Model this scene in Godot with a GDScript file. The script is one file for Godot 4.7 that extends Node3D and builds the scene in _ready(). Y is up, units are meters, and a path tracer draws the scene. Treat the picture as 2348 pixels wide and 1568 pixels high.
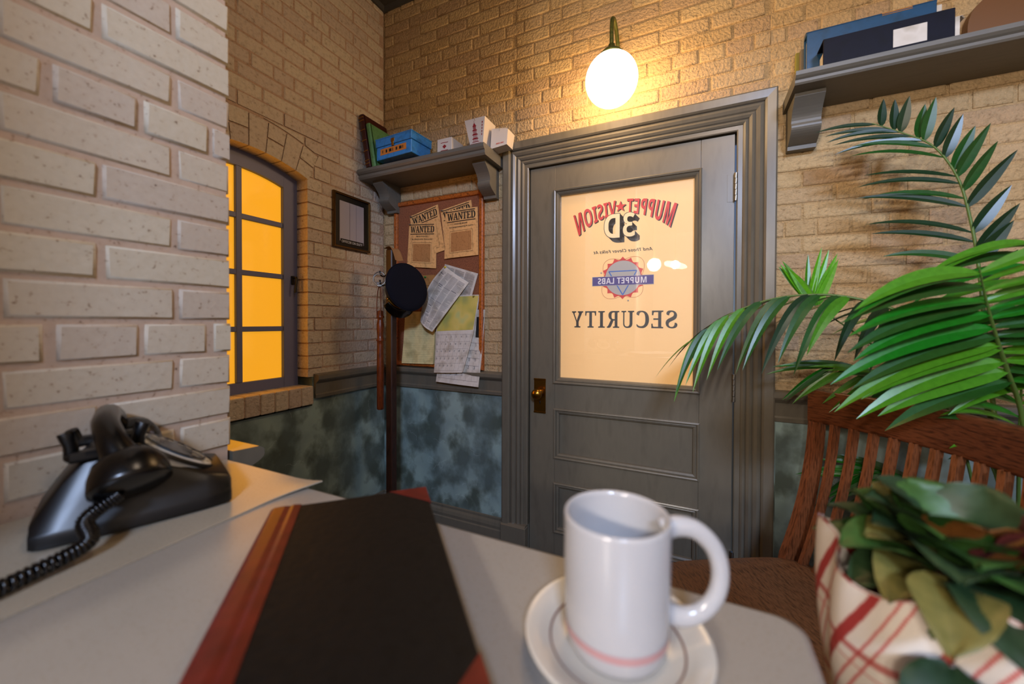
extends Node3D
# A small brick office: panelled door with a lit glass, arched window, notice board, desk in front.

class B:
	var v := PackedVector3Array()
	var uv := PackedVector2Array()
	var g := PackedInt32Array()
	func raw(a: Vector3, b: Vector3, c: Vector3, grp := -1, ua := Vector2.ZERO, ub := Vector2.ZERO, uc := Vector2.ZERO) -> void:
		v.append(a); v.append(b); v.append(c)
		uv.append(ua); uv.append(ub); uv.append(uc)
		g.append(grp)
	func tri(a: Vector3, b: Vector3, c: Vector3, grp := -1, ua := Vector2.ZERO, ub := Vector2.ZERO, uc := Vector2.ZERO) -> void:
		raw(a, c, b, grp, ua, uc, ub)      # corners given counter-clockwise from outside
	func quad(a: Vector3, b: Vector3, c: Vector3, d: Vector3, grp := -1, ua := Vector2.ZERO, ub := Vector2.ZERO, uc := Vector2.ZERO, ud := Vector2.ZERO) -> void:
		tri(a, b, c, grp, ua, ub, uc)
		tri(a, c, d, grp, ua, uc, ud)
	func mesh(off := Vector3.ZERO) -> ArrayMesh:
		var st := SurfaceTool.new()
		st.begin(Mesh.PRIMITIVE_TRIANGLES)
		for i in v.size():
			st.set_smooth_group(g[i / 3])
			st.set_uv(uv[i])
			st.add_vertex(v[i] - off)
		st.generate_normals()
		st.index()
		return st.commit()

var rng := RandomNumberGenerator.new()
var M := {}
var names := {}
const CAM := Vector3(1.5595, 1.10, 1.65)
const DESK := 0.85
var serif: SystemFont
var sans: SystemFont
var sans_regular: SystemFont

# ---------------------------------------------------------------- shapes
func cbox(b: B, lo: Vector3, hi: Vector3, e := 0.002, xf := Transform3D.IDENTITY) -> void:
	var c := (lo + hi) / 2.0
	var h := (hi - lo) / 2.0
	e = min(e, min(h.x, min(h.y, h.z)) * 0.9)
	var p := func(sx, sy, sz, ax) -> Vector3:
		var q := Vector3(sx * (h.x - (0.0 if ax == 0 else e)), sy * (h.y - (0.0 if ax == 1 else e)), sz * (h.z - (0.0 if ax == 2 else e)))
		return xf * (c + q)
	var o: Vector3 = xf * c
	for ax in 3:
		for s in [-1, 1]:
			var pts := []
			for k in [[-1, -1], [1, -1], [1, 1], [-1, 1]]:
				var a := [0, 0, 0]
				a[ax] = s; a[(ax + 1) % 3] = k[0]; a[(ax + 2) % 3] = k[1]
				pts.append(p.call(a[0], a[1], a[2], ax))
			_out_quad(b, pts, o)
	if e <= 0.0:
		return
	for ax in 3:
		var u := (ax + 1) % 3
		var w := (ax + 2) % 3
		for su in [-1, 1]:
			for sw in [-1, 1]:
				var a := [0, 0, 0]; var d := [0, 0, 0]
				a[ax] = -1; a[u] = su; a[w] = sw
				d[ax] = 1; d[u] = su; d[w] = sw
				_out_quad(b, [p.call(a[0], a[1], a[2], u), p.call(d[0], d[1], d[2], u), p.call(d[0], d[1], d[2], w), p.call(a[0], a[1], a[2], w)], o)
	for sx in [-1, 1]:
		for sy in [-1, 1]:
			for sz in [-1, 1]:
				var q0: Vector3 = p.call(sx, sy, sz, 0); var q1: Vector3 = p.call(sx, sy, sz, 1); var q2: Vector3 = p.call(sx, sy, sz, 2)
				if (q1 - q0).cross(q2 - q0).dot(q0 - o) > 0: b.tri(q0, q1, q2)
				else: b.tri(q0, q2, q1)

func _out_quad(b: B, q: Array, o: Vector3, grp := -1) -> void:
	if (q[1] - q[0]).cross(q[2] - q[0]).dot((q[0] + q[2]) / 2.0 - o) > 0: b.quad(q[0], q[1], q[2], q[3], grp)
	else: b.quad(q[0], q[3], q[2], q[1], grp)

func lathe(b: B, prof: Array, seg := 24, xf := Transform3D.IDENTITY, grp := 0, sharp := []) -> void:
	var gi := grp
	for i in prof.size() - 1:
		if i in sharp: gi += 1
		var p: Vector2 = prof[i]; var q: Vector2 = prof[i + 1]
		for j in seg:
			var a0 := TAU * j / seg; var a1 := TAU * (j + 1) / seg
			var c0 := Vector3(cos(a0), 0, sin(a0)); var c1 := Vector3(cos(a1), 0, sin(a1))
			var A := xf * (c1 * p.x + Vector3.UP * p.y); var Bq := xf * (c0 * p.x + Vector3.UP * p.y)
			var C := xf * (c0 * q.x + Vector3.UP * q.y); var D := xf * (c1 * q.x + Vector3.UP * q.y)
			var l0 := float(i) / (prof.size() - 1); var l1 := float(i + 1) / (prof.size() - 1)
			var u0 := float(j) / seg; var u1 := float(j + 1) / seg
			if p.x < 1e-6: b.tri(A, C, D, gi, Vector2(u1, l0), Vector2(u0, l1), Vector2(u1, l1))
			elif q.x < 1e-6: b.tri(A, Bq, C, gi, Vector2(u1, l0), Vector2(u0, l0), Vector2(u0, l1))
			else: b.quad(A, Bq, C, D, gi, Vector2(u1, l0), Vector2(u0, l0), Vector2(u0, l1), Vector2(u1, l1))

func tube(b: B, pts: Array, rad, seg := 8, grp := 0, flat := 1.0) -> void:
	var n := pts.size()
	var up := Vector3.UP
	var rings := []
	for i in n:
		var t: Vector3 = (pts[min(i + 1, n - 1)] - pts[max(i - 1, 0)]).normalized()
		if i == 0 and abs(t.dot(up)) > 0.95: up = Vector3.RIGHT
		var side := t.cross(up).normalized()
		up = side.cross(t).normalized()
		var r: float = rad[i] if rad is Array else rad
		var ring := []
		for j in seg:
			var a := TAU * j / seg
			ring.append(pts[i] + side * cos(a) * r + up * sin(a) * r * flat)
		rings.append(ring)
	for i in n - 1:
		for j in seg:
			var k := (j + 1) % seg
			b.quad(rings[i][j], rings[i][k], rings[i + 1][k], rings[i + 1][j], grp)
	for j in seg:
		var k := (j + 1) % seg
		b.tri(pts[0], rings[0][k], rings[0][j], grp + 50)
		b.tri(pts[n - 1], rings[n - 1][j], rings[n - 1][k], grp + 51)

func patch(b: B, f: Callable, nu: int, nv: int, grp := 0) -> void:
	for i in nu:
		for j in nv:
			var u0 := float(i) / nu; var u1 := float(i + 1) / nu; var v0 := float(j) / nv; var v1 := float(j + 1) / nv
			b.quad(f.call(u0, v0), f.call(u1, v0), f.call(u1, v1), f.call(u0, v1), grp, Vector2(u0, 1 - v0), Vector2(u1, 1 - v0), Vector2(u1, 1 - v1), Vector2(u0, 1 - v1))

func prism(b: B, poly: PackedVector2Array, depth: float, xf := Transform3D.IDENTITY, grp := -1) -> void:
	# polygon in local x, y; from z = 0 to z = depth
	var p := poly.duplicate()
	if Geometry2D.is_polygon_clockwise(p): p.reverse()
	# Geometry2D calls y-down clockwise; make it counter-clockwise for y up
	var area := 0.0
	for i in p.size():
		area += p[i].cross(p[(i + 1) % p.size()])
	if area < 0: p.reverse()
	var t := Geometry2D.triangulate_polygon(p)
	for i in range(0, t.size(), 3):
		var q := [p[t[i]], p[t[i + 1]], p[t[i + 2]]]
		if (q[1] - q[0]).cross(q[2] - q[0]) < 0: q = [q[0], q[2], q[1]]
		b.tri(xf * Vector3(q[0].x, q[0].y, depth), xf * Vector3(q[1].x, q[1].y, depth), xf * Vector3(q[2].x, q[2].y, depth))
		b.tri(xf * Vector3(q[0].x, q[0].y, 0), xf * Vector3(q[2].x, q[2].y, 0), xf * Vector3(q[1].x, q[1].y, 0))
	for i in p.size():
		var a: Vector2 = p[i]; var c: Vector2 = p[(i + 1) % p.size()]
		b.quad(xf * Vector3(a.x, a.y, 0), xf * Vector3(c.x, c.y, 0), xf * Vector3(c.x, c.y, depth), xf * Vector3(a.x, a.y, depth), grp)

# profile (w outwards from the inner edge, h proud) swept round the inner rectangle; side: 0 bottom 1 right 2 top 3 left
func frame_side(b: B, x0: float, x1: float, y0: float, y1: float, prof: Array, side: int, xf := Transform3D.IDENTITY, open_bottom := false) -> void:
	for i in prof.size() - 1:
		var w0: float = prof[i].x; var h0: float = prof[i].y; var w1: float = prof[i + 1].x; var h1: float = prof[i + 1].y
		var c := func(k, w, h) -> Vector3:
			var yb: float = y0 if open_bottom else y0 - w
			return xf * [Vector3(x0 - w, yb, h), Vector3(x1 + w, yb, h), Vector3(x1 + w, y1 + w, h), Vector3(x0 - w, y1 + w, h)][k]
		var k0 := side; var k1 := (side + 1) % 4
		b.quad(c.call(k0, w1, h1), c.call(k1, w1, h1), c.call(k1, w0, h0), c.call(k0, w0, h0))

# profile of (out, y) points run along a line; out is a unit vector, caps closed
func run(b: B, prof: PackedVector2Array, a: Vector3, c: Vector3, out: Vector3) -> void:
	var P := func(o: Vector3, q: Vector2) -> Vector3: return o + out * q.x + Vector3.UP * q.y
	var mid := (a + c) / 2.0
	var ctr := Vector2.ZERO
	for q in prof: ctr += q / prof.size()
	for i in prof.size():
		var q := prof[i]; var r := prof[(i + 1) % prof.size()]
		var pts := [P.call(a, q), P.call(c, q), P.call(c, r), P.call(a, r)]
		# outward by the polygon's own winding
		var n2 := Vector2((r - q).y, -(r - q).x)
		var area := 0.0
		for k in prof.size(): area += prof[k].cross(prof[(k + 1) % prof.size()])
		if area < 0: n2 = -n2
		var n3: Vector3 = out * n2.x + Vector3.UP * n2.y
		if (pts[1] - pts[0]).cross(pts[2] - pts[0]).dot(n3) > 0: b.quad(pts[0], pts[1], pts[2], pts[3])
		else: b.quad(pts[0], pts[3], pts[2], pts[1])
	var t := Geometry2D.triangulate_polygon(prof)
	for e in [a, c]:
		for i in range(0, t.size(), 3):
			var q := [P.call(e, prof[t[i]]), P.call(e, prof[t[i + 1]]), P.call(e, prof[t[i + 2]])]
			if (q[1] - q[0]).cross(q[2] - q[0]).dot(e - mid) > 0: b.tri(q[0], q[1], q[2])
			else: b.tri(q[0], q[2], q[1])

func text(b: B, s: String, font: Font, f: Callable, u0: float, u1: float, v0: float, v1: float) -> void:
	# lettering stretched to fill the box u0..u1, v0..v1 of a surface f(u, v)
	var t := TextMesh.new()
	t.text = s; t.font = font; t.font_size = 72; t.pixel_size = 1.0 / 72.0; t.depth = 0.0; t.curve_step = 1.5
	var a = t.get_mesh_arrays()
	var vs: PackedVector3Array = a[Mesh.ARRAY_VERTEX]
	var ix: PackedInt32Array = a[Mesh.ARRAY_INDEX]
	var lo := Vector2(1e9, 1e9); var hi := -lo
	for p in vs:
		lo = lo.min(Vector2(p.x, p.y)); hi = hi.max(Vector2(p.x, p.y))
	var m := func(p: Vector3) -> Vector3: return f.call(lerp(u0, u1, (p.x - lo.x) / (hi.x - lo.x)), lerp(v0, v1, (p.y - lo.y) / (hi.y - lo.y)))
	for i in range(0, ix.size(), 3):
		b.raw(m.call(vs[ix[i]]), m.call(vs[ix[i + 1]]), m.call(vs[ix[i + 2]]))

func bezier(pts: Array, n: int) -> Array:
	# smooth curve through the points (Catmull-Rom)
	var o := []
	for i in n + 1:
		var t := float(i) / n * (pts.size() - 1)
		var k: int = min(int(t), pts.size() - 2)
		var x := t - k
		var p0: Vector3 = pts[max(k - 1, 0)]; var p1: Vector3 = pts[k]; var p2: Vector3 = pts[k + 1]; var p3: Vector3 = pts[min(k + 2, pts.size() - 1)]
		o.append(p1.cubic_interpolate(p2, p0, p3, x))
	return o

# ---------------------------------------------------------------- scene objects
func numbered(called: String) -> String:
	var n: int = names.get(called, 0)
	names[called] = n + 1
	return called if n == 0 else "%s_%03d" % [called, n]

func thing(called: String, label: String, category: String, at := Vector3.ZERO, group := "", kind := "") -> Node3D:
	var o := Node3D.new()
	o.name = numbered(called)
	add_child(o)
	o.position = at
	o.set_meta("label", label); o.set_meta("category", category)
	if group: o.set_meta("group", group)
	if kind: o.set_meta("kind", kind)
	return o

func part(parent: Node3D, called: String, b: B, m: Material, label := "") -> MeshInstance3D:
	# b is built in world coordinates; the part takes the place of its parent
	var off := Vector3.ZERO
	var p: Node = parent
	while p is Node3D and p != self:
		off += p.position
		p = p.get_parent()
	var o := MeshInstance3D.new()
	o.name = called
	o.mesh = b.mesh(off)
	o.material_override = null
	o.mesh.surface_set_material(0, m)
	parent.add_child(o, true)
	if label: o.set_meta("label", label)
	return o

func local_part(parent: Node3D, called: String, b: B, m: Material, label := "") -> MeshInstance3D:
	var o := MeshInstance3D.new()
	o.name = called
	o.mesh = b.mesh()
	o.mesh.surface_set_material(0, m)
	parent.add_child(o, true)
	if label: o.set_meta("label", label)
	return o

# ---------------------------------------------------------------- materials
func mat(c: Color, rough := 0.6, metal := 0.0, spec := 0.5) -> StandardMaterial3D:
	var m := StandardMaterial3D.new()
	m.albedo_color = c; m.roughness = rough; m.metallic = metal; m.metallic_specular = spec
	return m

func noise_tex(size: int, freq: float, cols: Array, offs: Array, octaves := 4, sd := 1, normal := 0.0, ridged := false) -> NoiseTexture2D:
	var n := FastNoiseLite.new()
	n.noise_type = FastNoiseLite.TYPE_SIMPLEX_SMOOTH
	n.frequency = freq; n.seed = sd
	n.fractal_type = FastNoiseLite.FRACTAL_RIDGED if ridged else FastNoiseLite.FRACTAL_FBM
	n.fractal_octaves = octaves
	var t := NoiseTexture2D.new()
	t.width = size; t.height = size; t.seamless = true; t.noise = n
	if normal > 0.0:
		t.as_normal_map = true; t.bump_strength = normal
	else:
		var gr := Gradient.new()
		gr.offsets = PackedFloat32Array(offs); gr.colors = PackedColorArray(cols)
		t.color_ramp = gr
	return t

func textured(m: StandardMaterial3D, tex: Texture2D, scale: Vector3, nrm: Texture2D = null, nscale := 1.0, world := true) -> StandardMaterial3D:
	m.albedo_texture = tex
	if nrm:
		m.normal_enabled = true; m.normal_texture = nrm; m.normal_scale = nscale
	m.uv1_triplanar = true; m.uv1_world_triplanar = world; m.uv1_scale = scale
	m.uv1_triplanar_sharpness = 4.0
	return m

func tint(m: StandardMaterial3D, c: Color) -> StandardMaterial3D:
	var o: StandardMaterial3D = m.duplicate()
	o.albedo_color = c
	return o

func make_materials() -> void:
	var W := Color(1, 1, 1)
	var stucco := noise_tex(512, 0.035, [], [], 5, 7, 9.0)
	var paint := noise_tex(512, 0.02, [Color(0.70, 0.64, 0.58), Color(0.93, 0.92, 0.90), Color(1, 0.99, 0.98), Color(0.97, 0.95, 0.92)], [0.0, 0.22, 0.6, 1.0], 5, 3)
	var brick_back := textured(mat(Color(0.70, 0.60, 0.45), 0.75), paint, Vector3(4, 4, 4), stucco, 0.85)
	var brick_left := textured(mat(Color(0.71, 0.655, 0.59), 0.7), paint, Vector3(4, 4, 4), stucco, 0.55)
	M.brick_back = [brick_back, tint(brick_back, Color(0.67, 0.565, 0.43)), tint(brick_back, Color(0.72, 0.62, 0.455)), tint(brick_back, Color(0.69, 0.585, 0.42))]
	M.brick_left = [brick_left, tint(brick_left, Color(0.69, 0.63, 0.575)), tint(brick_left, Color(0.72, 0.67, 0.60))]
	var smooth := noise_tex(512, 0.012, [], [], 5, 17, 3.0)
	var pitted := noise_tex(512, 0.03, [Color(0.45, 0.38, 0.34), Color(0.90, 0.87, 0.84), Color(0.97, 0.96, 0.95), Color(1, 1, 1)], [0.0, 0.17, 0.25, 1.0], 5, 19)
	var brick_pier := textured(mat(Color(0.71, 0.665, 0.59), 0.7), pitted, Vector3(5, 5, 5), smooth, 0.5)
	M.brick_pier = [brick_pier, tint(brick_pier, Color(0.69, 0.64, 0.575)), tint(brick_pier, Color(0.72, 0.68, 0.60))]
	M.mortar_pier = textured(mat(Color(0.68, 0.59, 0.51), 0.85), pitted, Vector3(5, 5, 5), smooth, 0.6)
	M.mortar_back = textured(mat(Color(0.71, 0.60, 0.43), 0.85), paint, Vector3(6, 6, 6), stucco, 1.5)
	M.mortar_left = textured(mat(Color(0.66, 0.555, 0.475), 0.85), paint, Vector3(6, 6, 6), stucco, 1.2)
	M.wainscot = textured(mat(W, 0.42), marble_tex(), Vector3(1.0, 1.0, 1.0) * 1.1)
	var grain := noise_tex(512, 0.012, [Color(0.90, 0.90, 0.90), W, Color(0.96, 0.96, 0.96)], [0.0, 0.5, 1.0], 4, 11)
	M.trim = textured(mat(Color(0.385, 0.36, 0.31), 0.28), grain, Vector3(3, 0.8, 3))
	M.door = textured(mat(Color(0.385, 0.36, 0.31), 0.32), grain, Vector3(3, 0.8, 3))
	M.shelf = textured(mat(Color(0.38, 0.365, 0.33), 0.45), grain, Vector3(0.8, 8, 8))
	M.sash = mat(Color(0.38, 0.40, 0.53), 0.45)
	M.ceiling = mat(Color(0.22, 0.21, 0.20), 0.8)
	M.plaster = mat(Color(0.62, 0.57, 0.50), 0.9)
	M.floor = textured(mat(Color(0.36, 0.27, 0.20), 0.5), grain, Vector3(1, 1, 6))
	M.brass = mat(Color(0.62, 0.45, 0.17), 0.25, 1.0)
	M.steel = mat(Color(0.55, 0.54, 0.52), 0.35, 1.0)
	M.black_metal = mat(Color(0.04, 0.04, 0.045), 0.4, 0.3)
	M.glass = mat(Color(1, 1, 1, 0.02), 0.01)
	M.glass.transparency = BaseMaterial3D.TRANSPARENCY_ALPHA
	M.window_light = mat(Color(0.80, 0.50, 0.06), 0.08)
	M.window_light.emission_enabled = true; M.window_light.emission = Color(1.0, 0.70, 0.16); M.window_light.emission_energy_multiplier = 0.84
	M.door_light = mat(Color(0.80, 0.70, 0.52), 0.5)
	M.door_light.emission_enabled = true; M.door_light.emission = Color(1.0, 0.70, 0.34); M.door_light.emission_energy_multiplier = 0.46
	M.globe = mat(Color(0.95, 0.93, 0.9), 0.2)
	M.globe.emission_enabled = true; M.globe.emission = Color(1.0, 0.93, 0.82); M.globe.emission_energy_multiplier = 2.6
	M.lobby_globe = M.globe.duplicate(); M.lobby_globe.emission_energy_multiplier = 9.0
	M.panel_light = mat(Color(0.9, 0.9, 0.9), 0.5); M.panel_light.emission_enabled = true; M.panel_light.emission = Color(0.85, 0.93, 1.0); M.panel_light.emission_energy_multiplier = 3.0
	M.verdigris = textured(mat(Color(0.45, 0.48, 0.33), 0.45, 0.5), noise_tex(256, 0.03, [Color(0.55, 0.6, 0.45), Color(0.8, 0.8, 0.6), Color(1, 0.9, 0.65)], [0.0, 0.5, 1.0], 4, 5), Vector3(8, 8, 8))
	var oak := noise_tex(512, 0.02, [Color(0.45, 0.42, 0.40), Color(0.85, 0.83, 0.8), W, Color(0.7, 0.67, 0.63)], [0.0, 0.4, 0.65, 1.0], 5, 21)
	M.oak = textured(mat(Color(0.46, 0.26, 0.145), 0.36), oak, Vector3(12, 2.0, 12), null, 1.0, false)
	M.oak_rail = textured(mat(Color(0.40, 0.215, 0.115), 0.36), oak, Vector3(2.0, 14, 14), null, 1.0, false)
	M.oak_seat = textured(mat(Color(0.42, 0.28, 0.17), 0.5), oak, Vector3(3, 8, 14), null, 1.0, false)
	M.stand = textured(mat(Color(0.20, 0.105, 0.065), 0.35), oak, Vector3(10, 1.5, 10))
	M.stick = textured(mat(Color(0.44, 0.19, 0.06), 0.35), oak, Vector3(14, 2, 14))
	M.frame_wood = textured(mat(Color(0.68, 0.36, 0.13), 0.4), oak, Vector3(6, 6, 6))
	M.cork = textured(mat(Color(0.56, 0.35, 0.23), 0.9), noise_tex(512, 0.06, [Color(0.55, 0.5, 0.5), Color(0.9, 0.85, 0.8), W], [0.0, 0.5, 1.0], 5, 31), Vector3(5, 5, 5))

func marble_tex() -> ImageTexture:
	# painted marbling: cloudy green and blue greys with fine pale veins
	var w := 900
	var im := Image.create_empty(w, w, false, Image.FORMAT_RGB8)
	var n1 := FastNoiseLite.new(); n1.seed = 5; n1.frequency = 0.0065; n1.fractal_octaves = 5
	var n2 := FastNoiseLite.new(); n2.seed = 9; n2.frequency = 0.004; n2.fractal_octaves = 3
	for y in w:
		for x in w:
			var a := clampf(n1.get_noise_2d(x, y * 0.8) * 1.6 + 0.5, 0, 1)
			var h := clampf(n2.get_noise_2d(x + 500, y) * 1.4 + 0.5, 0, 1)
			var c := Color(0.29, 0.33, 0.30).lerp(Color(0.54, 0.62, 0.60), a)
			c = c.lerp(Color(0.37, 0.44, 0.455), h * 0.45)
			im.set_pixel(x, y, c)
	# pale cracks painted with a fine brush
	var r2 := RandomNumberGenerator.new(); r2.seed = 6
	for k in 26:
		var p := Vector2(r2.randf() * w, r2.randf() * w)
		var ang := r2.randf() * TAU
		for st in r2.randi_range(25, 75):
			ang += r2.randf_range(-0.55, 0.55)
			p += Vector2.from_angle(ang) * 1.6
			var q := Vector2i(posmod(int(p.x), w), posmod(int(p.y), w))
			im.set_pixelv(q, im.get_pixelv(q).lerp(Color(0.80, 0.84, 0.84), r2.randf_range(0.25, 0.8)))
			if r2.randf() < 0.4:
				q = Vector2i((q.x + 1) % w, q.y)
				im.set_pixelv(q, im.get_pixelv(q).lerp(Color(0.80, 0.84, 0.84), 0.4))
	return ImageTexture.create_from_image(im)

# ---------------------------------------------------------------- brickwork
var unit_bricks := {}
func brick_mesh(kind: String, L: float, H: float, D: float) -> ArrayMesh:
	# a brick with softened front edges, centred, front at z = 0
	if unit_bricks.has(kind): return unit_bricks[kind]
	var b := B.new()
	var e := 0.004
	var hx := L / 2; var hy := H / 2
	var f := [Vector3(-hx + e, -hy + e, 0), Vector3(hx - e, -hy + e, 0), Vector3(hx - e, hy - e, 0), Vector3(-hx + e, hy - e, 0)]
	var s := [Vector3(-hx, -hy, -e), Vector3(hx, -hy, -e), Vector3(hx, hy, -e), Vector3(-hx, hy, -e)]
	var k := [Vector3(-hx, -hy, -D), Vector3(hx, -hy, -D), Vector3(hx, hy, -D), Vector3(-hx, hy, -D)]
	for i in 4:   # worn, uneven corners
		f[i] += Vector3(rng.randf_range(-0.0015, 0.0015), rng.randf_range(-0.0012, 0.0012), rng.randf_range(-0.0012, 0.0))
	b.quad(f[0], f[1], f[2], f[3], 5)
	for i in 4:
		var j := (i + 1) % 4
		b.quad(s[i], s[j], f[j], f[i], 0)
		b.quad(k[i], k[j], s[j], s[i], 1)
	b.quad(k[3], k[2], k[1], k[0])
	unit_bricks[kind] = b.mesh()
	return unit_bricks[kind]

func project(p: Vector3) -> Vector3:
	var c := Basis.from_euler(Vector3(deg_to_rad(-0.7174), deg_to_rad(25.257), deg_to_rad(0.1951))).transposed() * (p - CAM)
	return Vector3(1174 + 894.309 * c.x / -c.z, 748.711 - 894.309 * c.y / -c.z, -c.z)

# spans: list of dictionaries {a, b, y0, y1}: brick faces along the wall's own axis
func place_bricks(wall: Node3D, spans: Array, frame: Transform3D, mats: Array, depth: float) -> void:
	# frame: local x along the wall, y up, z out of the wall
	var scored := []
	for s in spans:
		var ctr: Vector3 = frame * Vector3((s.a + s.b) / 2, (s.y0 + s.y1) / 2, 0)
		var p := project(ctr)
		var q0 := project(frame * Vector3(s.a, s.y0, 0)); var q1 := project(frame * Vector3(s.b, s.y1, 0))
		var big := absf(q1.x - q0.x) * absf(q1.y - q0.y)
		if p.z < 0.05 or p.x < -200 or p.x > 2550 or p.y < -200 or p.y > 1700: big = 0
		scored.append([big, s])
	scored.sort_custom(func(m, n): return m[0] > n[0])
	var rest := B.new()
	var count := 0
	for it in scored:
		var s = it[1]
		var L: float = s.b - s.a; var H: float = s.y1 - s.y0
		var tilt := rng.randf_range(-0.004, 0.004)
		var at := Vector3((s.a + s.b) / 2, (s.y0 + s.y1) / 2, rng.randf_range(-0.0012, 0.0012))
		var kind := ("stretcher%d" if L > 0.13 else "header%d") % rng.randi_range(0, 3)
		var l0 := 0.172 if L > 0.13 else 0.083
		var m := brick_mesh(kind, l0, 0.0505, 0.02)
		var xf := frame * Transform3D(Basis(Vector3(0, 0, 1), tilt) * Basis.from_scale(Vector3(L / l0, H / 0.0505, depth / 0.02)), at)
		if count < 300 and it[0] > 0:
			var o := MeshInstance3D.new()
			o.name = "brick"; o.mesh = m; o.transform = xf
			o.set_surface_override_material(0, mats[rng.randi() % mats.size()])
			wall.add_child(o, true)
			count += 1
		else:
			var ar := m.surface_get_arrays(0)
			var vs: PackedVector3Array = ar[Mesh.ARRAY_VERTEX]
			var ix: PackedInt32Array = ar[Mesh.ARRAY_INDEX]
			for i in range(0, ix.size(), 3):
				rest.raw(xf * vs[ix[i]], xf * vs[ix[i + 1]], xf * vs[ix[i + 2]])
	if rest.v.size():
		var r := part(wall, "brickwork", rest, mats[0])
		r.set_meta("kind", "stuff")

func course_spans(n0: int, n1: int, y_base: float, pitch_y: float, a0: float, a1: float, phase: Callable, ylo: float, yhi: float) -> Array:
	var out := []
	for n in range(n0, n1 + 1):
		var y0 := maxf(y_base + pitch_y * (n - 0.5) + 0.0035, ylo); var y1 := minf(y_base + pitch_y * (n + 0.5) - 0.0035, yhi)
		if y1 - y0 < 0.012: continue
		var ph: Array = phase.call(n)       # [joint position, pitch]
		var k := floori((a0 - ph[0]) / ph[1])
		while true:
			var s: float = ph[0] + ph[1] * k + 0.004; var e: float = ph[0] + ph[1] * (k + 1) - 0.004
			k += 1
			if s > a1: break
			s = maxf(s + rng.randf_range(-0.0015, 0.0015), a0); e = minf(e + rng.randf_range(-0.0015, 0.0015), a1)
			if e - s > 0.02: out.append({"a": s, "b": e, "y0": y0, "y1": y1})
	return out

func subtract(spans: Array, a0: float, a1: float, y0: float, y1: float) -> Array:
	# cut a rectangular opening out of the spans
	var out := []
	for s in spans:
		if s.y1 <= y0 or s.y0 >= y1 or s.b <= a0 or s.a >= a1:
			out.append(s); continue
		if s.y1 > y1 + 0.012 and s.y0 < y1:
			var t = s.duplicate(); t.y0 = y1; out.append(t); continue
		if s.a < a0 - 0.015: var l = s.duplicate(); l.b = a0; out.append(l)
		if s.b > a1 + 0.015: var r = s.duplicate(); r.a = a1; out.append(r)
	return out


# ---------------------------------------------------------------- room
func _ready() -> void:
	rng.seed = 20
	var cam := Camera3D.new()
	cam.name = "camera"
	add_child(cam)
	var att := CameraAttributesPhysical.new()
	att.frustum_focal_length = 14.0
	att.exposure_aperture = 2.8
	att.frustum_focus_distance = 1.75
	cam.attributes = att
	cam.projection = Camera3D.PROJECTION_FRUSTUM
	cam.near = 0.05; cam.far = 60.0
	cam.size = 0.05 * 1568.0 / 894.309
	cam.frustum_offset = Vector2(0, -0.05 * (784.0 - 748.711) / 894.309)
	cam.position = CAM
	cam.rotation = Vector3(deg_to_rad(-0.7174), deg_to_rad(25.257), deg_to_rad(0.1951))
	cam.current = true
	var we := WorldEnvironment.new()
	var env := Environment.new()
	env.tonemap_mode = Environment.TONE_MAPPER_LINEAR
	env.tonemap_exposure = 0.88
	env.sdfgi_enabled = true; env.ssao_enabled = true; env.ssil_enabled = true
	env.background_mode = Environment.BG_SKY
	var sky := Sky.new()
	var sm := ProceduralSkyMaterial.new()
	sm.sky_top_color = Color(0.42, 0.60, 0.88); sm.sky_horizon_color = Color(0.78, 0.86, 0.95)
	sm.ground_bottom_color = Color(0.30, 0.30, 0.30); sm.ground_horizon_color = Color(0.6, 0.62, 0.65)
	sky.sky_material = sm
	env.sky = sky
	env.background_energy_multiplier = 1.0
	we.environment = env
	we.name = "environment"
	add_child(we)
	# cool panel lamp under the ceiling of the public area, behind the viewer on the right: the main light
	var pl := AreaLight3D.new()
	pl.name = "panel_light"
	pl.area_size = Vector2(0.50, 0.30)
	pl.transform = PANEL.translated_local(Vector3(0, 0, -0.006))
	pl.light_color = Color(0.75, 0.84, 1.0)
	pl.light_energy = 11.5
	pl.area_range = 14.0; pl.shadow_enabled = true
	add_child(pl)

	serif = SystemFont.new(); serif.font_names = PackedStringArray(["Droid Serif"]); serif.font_weight = 700
	sans = SystemFont.new(); sans.font_names = PackedStringArray(["Droid Sans"]); sans.font_weight = 700
	sans_regular = SystemFont.new(); sans_regular.font_names = PackedStringArray(["Droid Sans"])
	make_materials()
	build_shell()
	build_back_wall()
	build_left_wall()
	build_pier()
	build_trim()
	build_door()
	build_window()
	build_lamps()
	build_objects()

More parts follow.
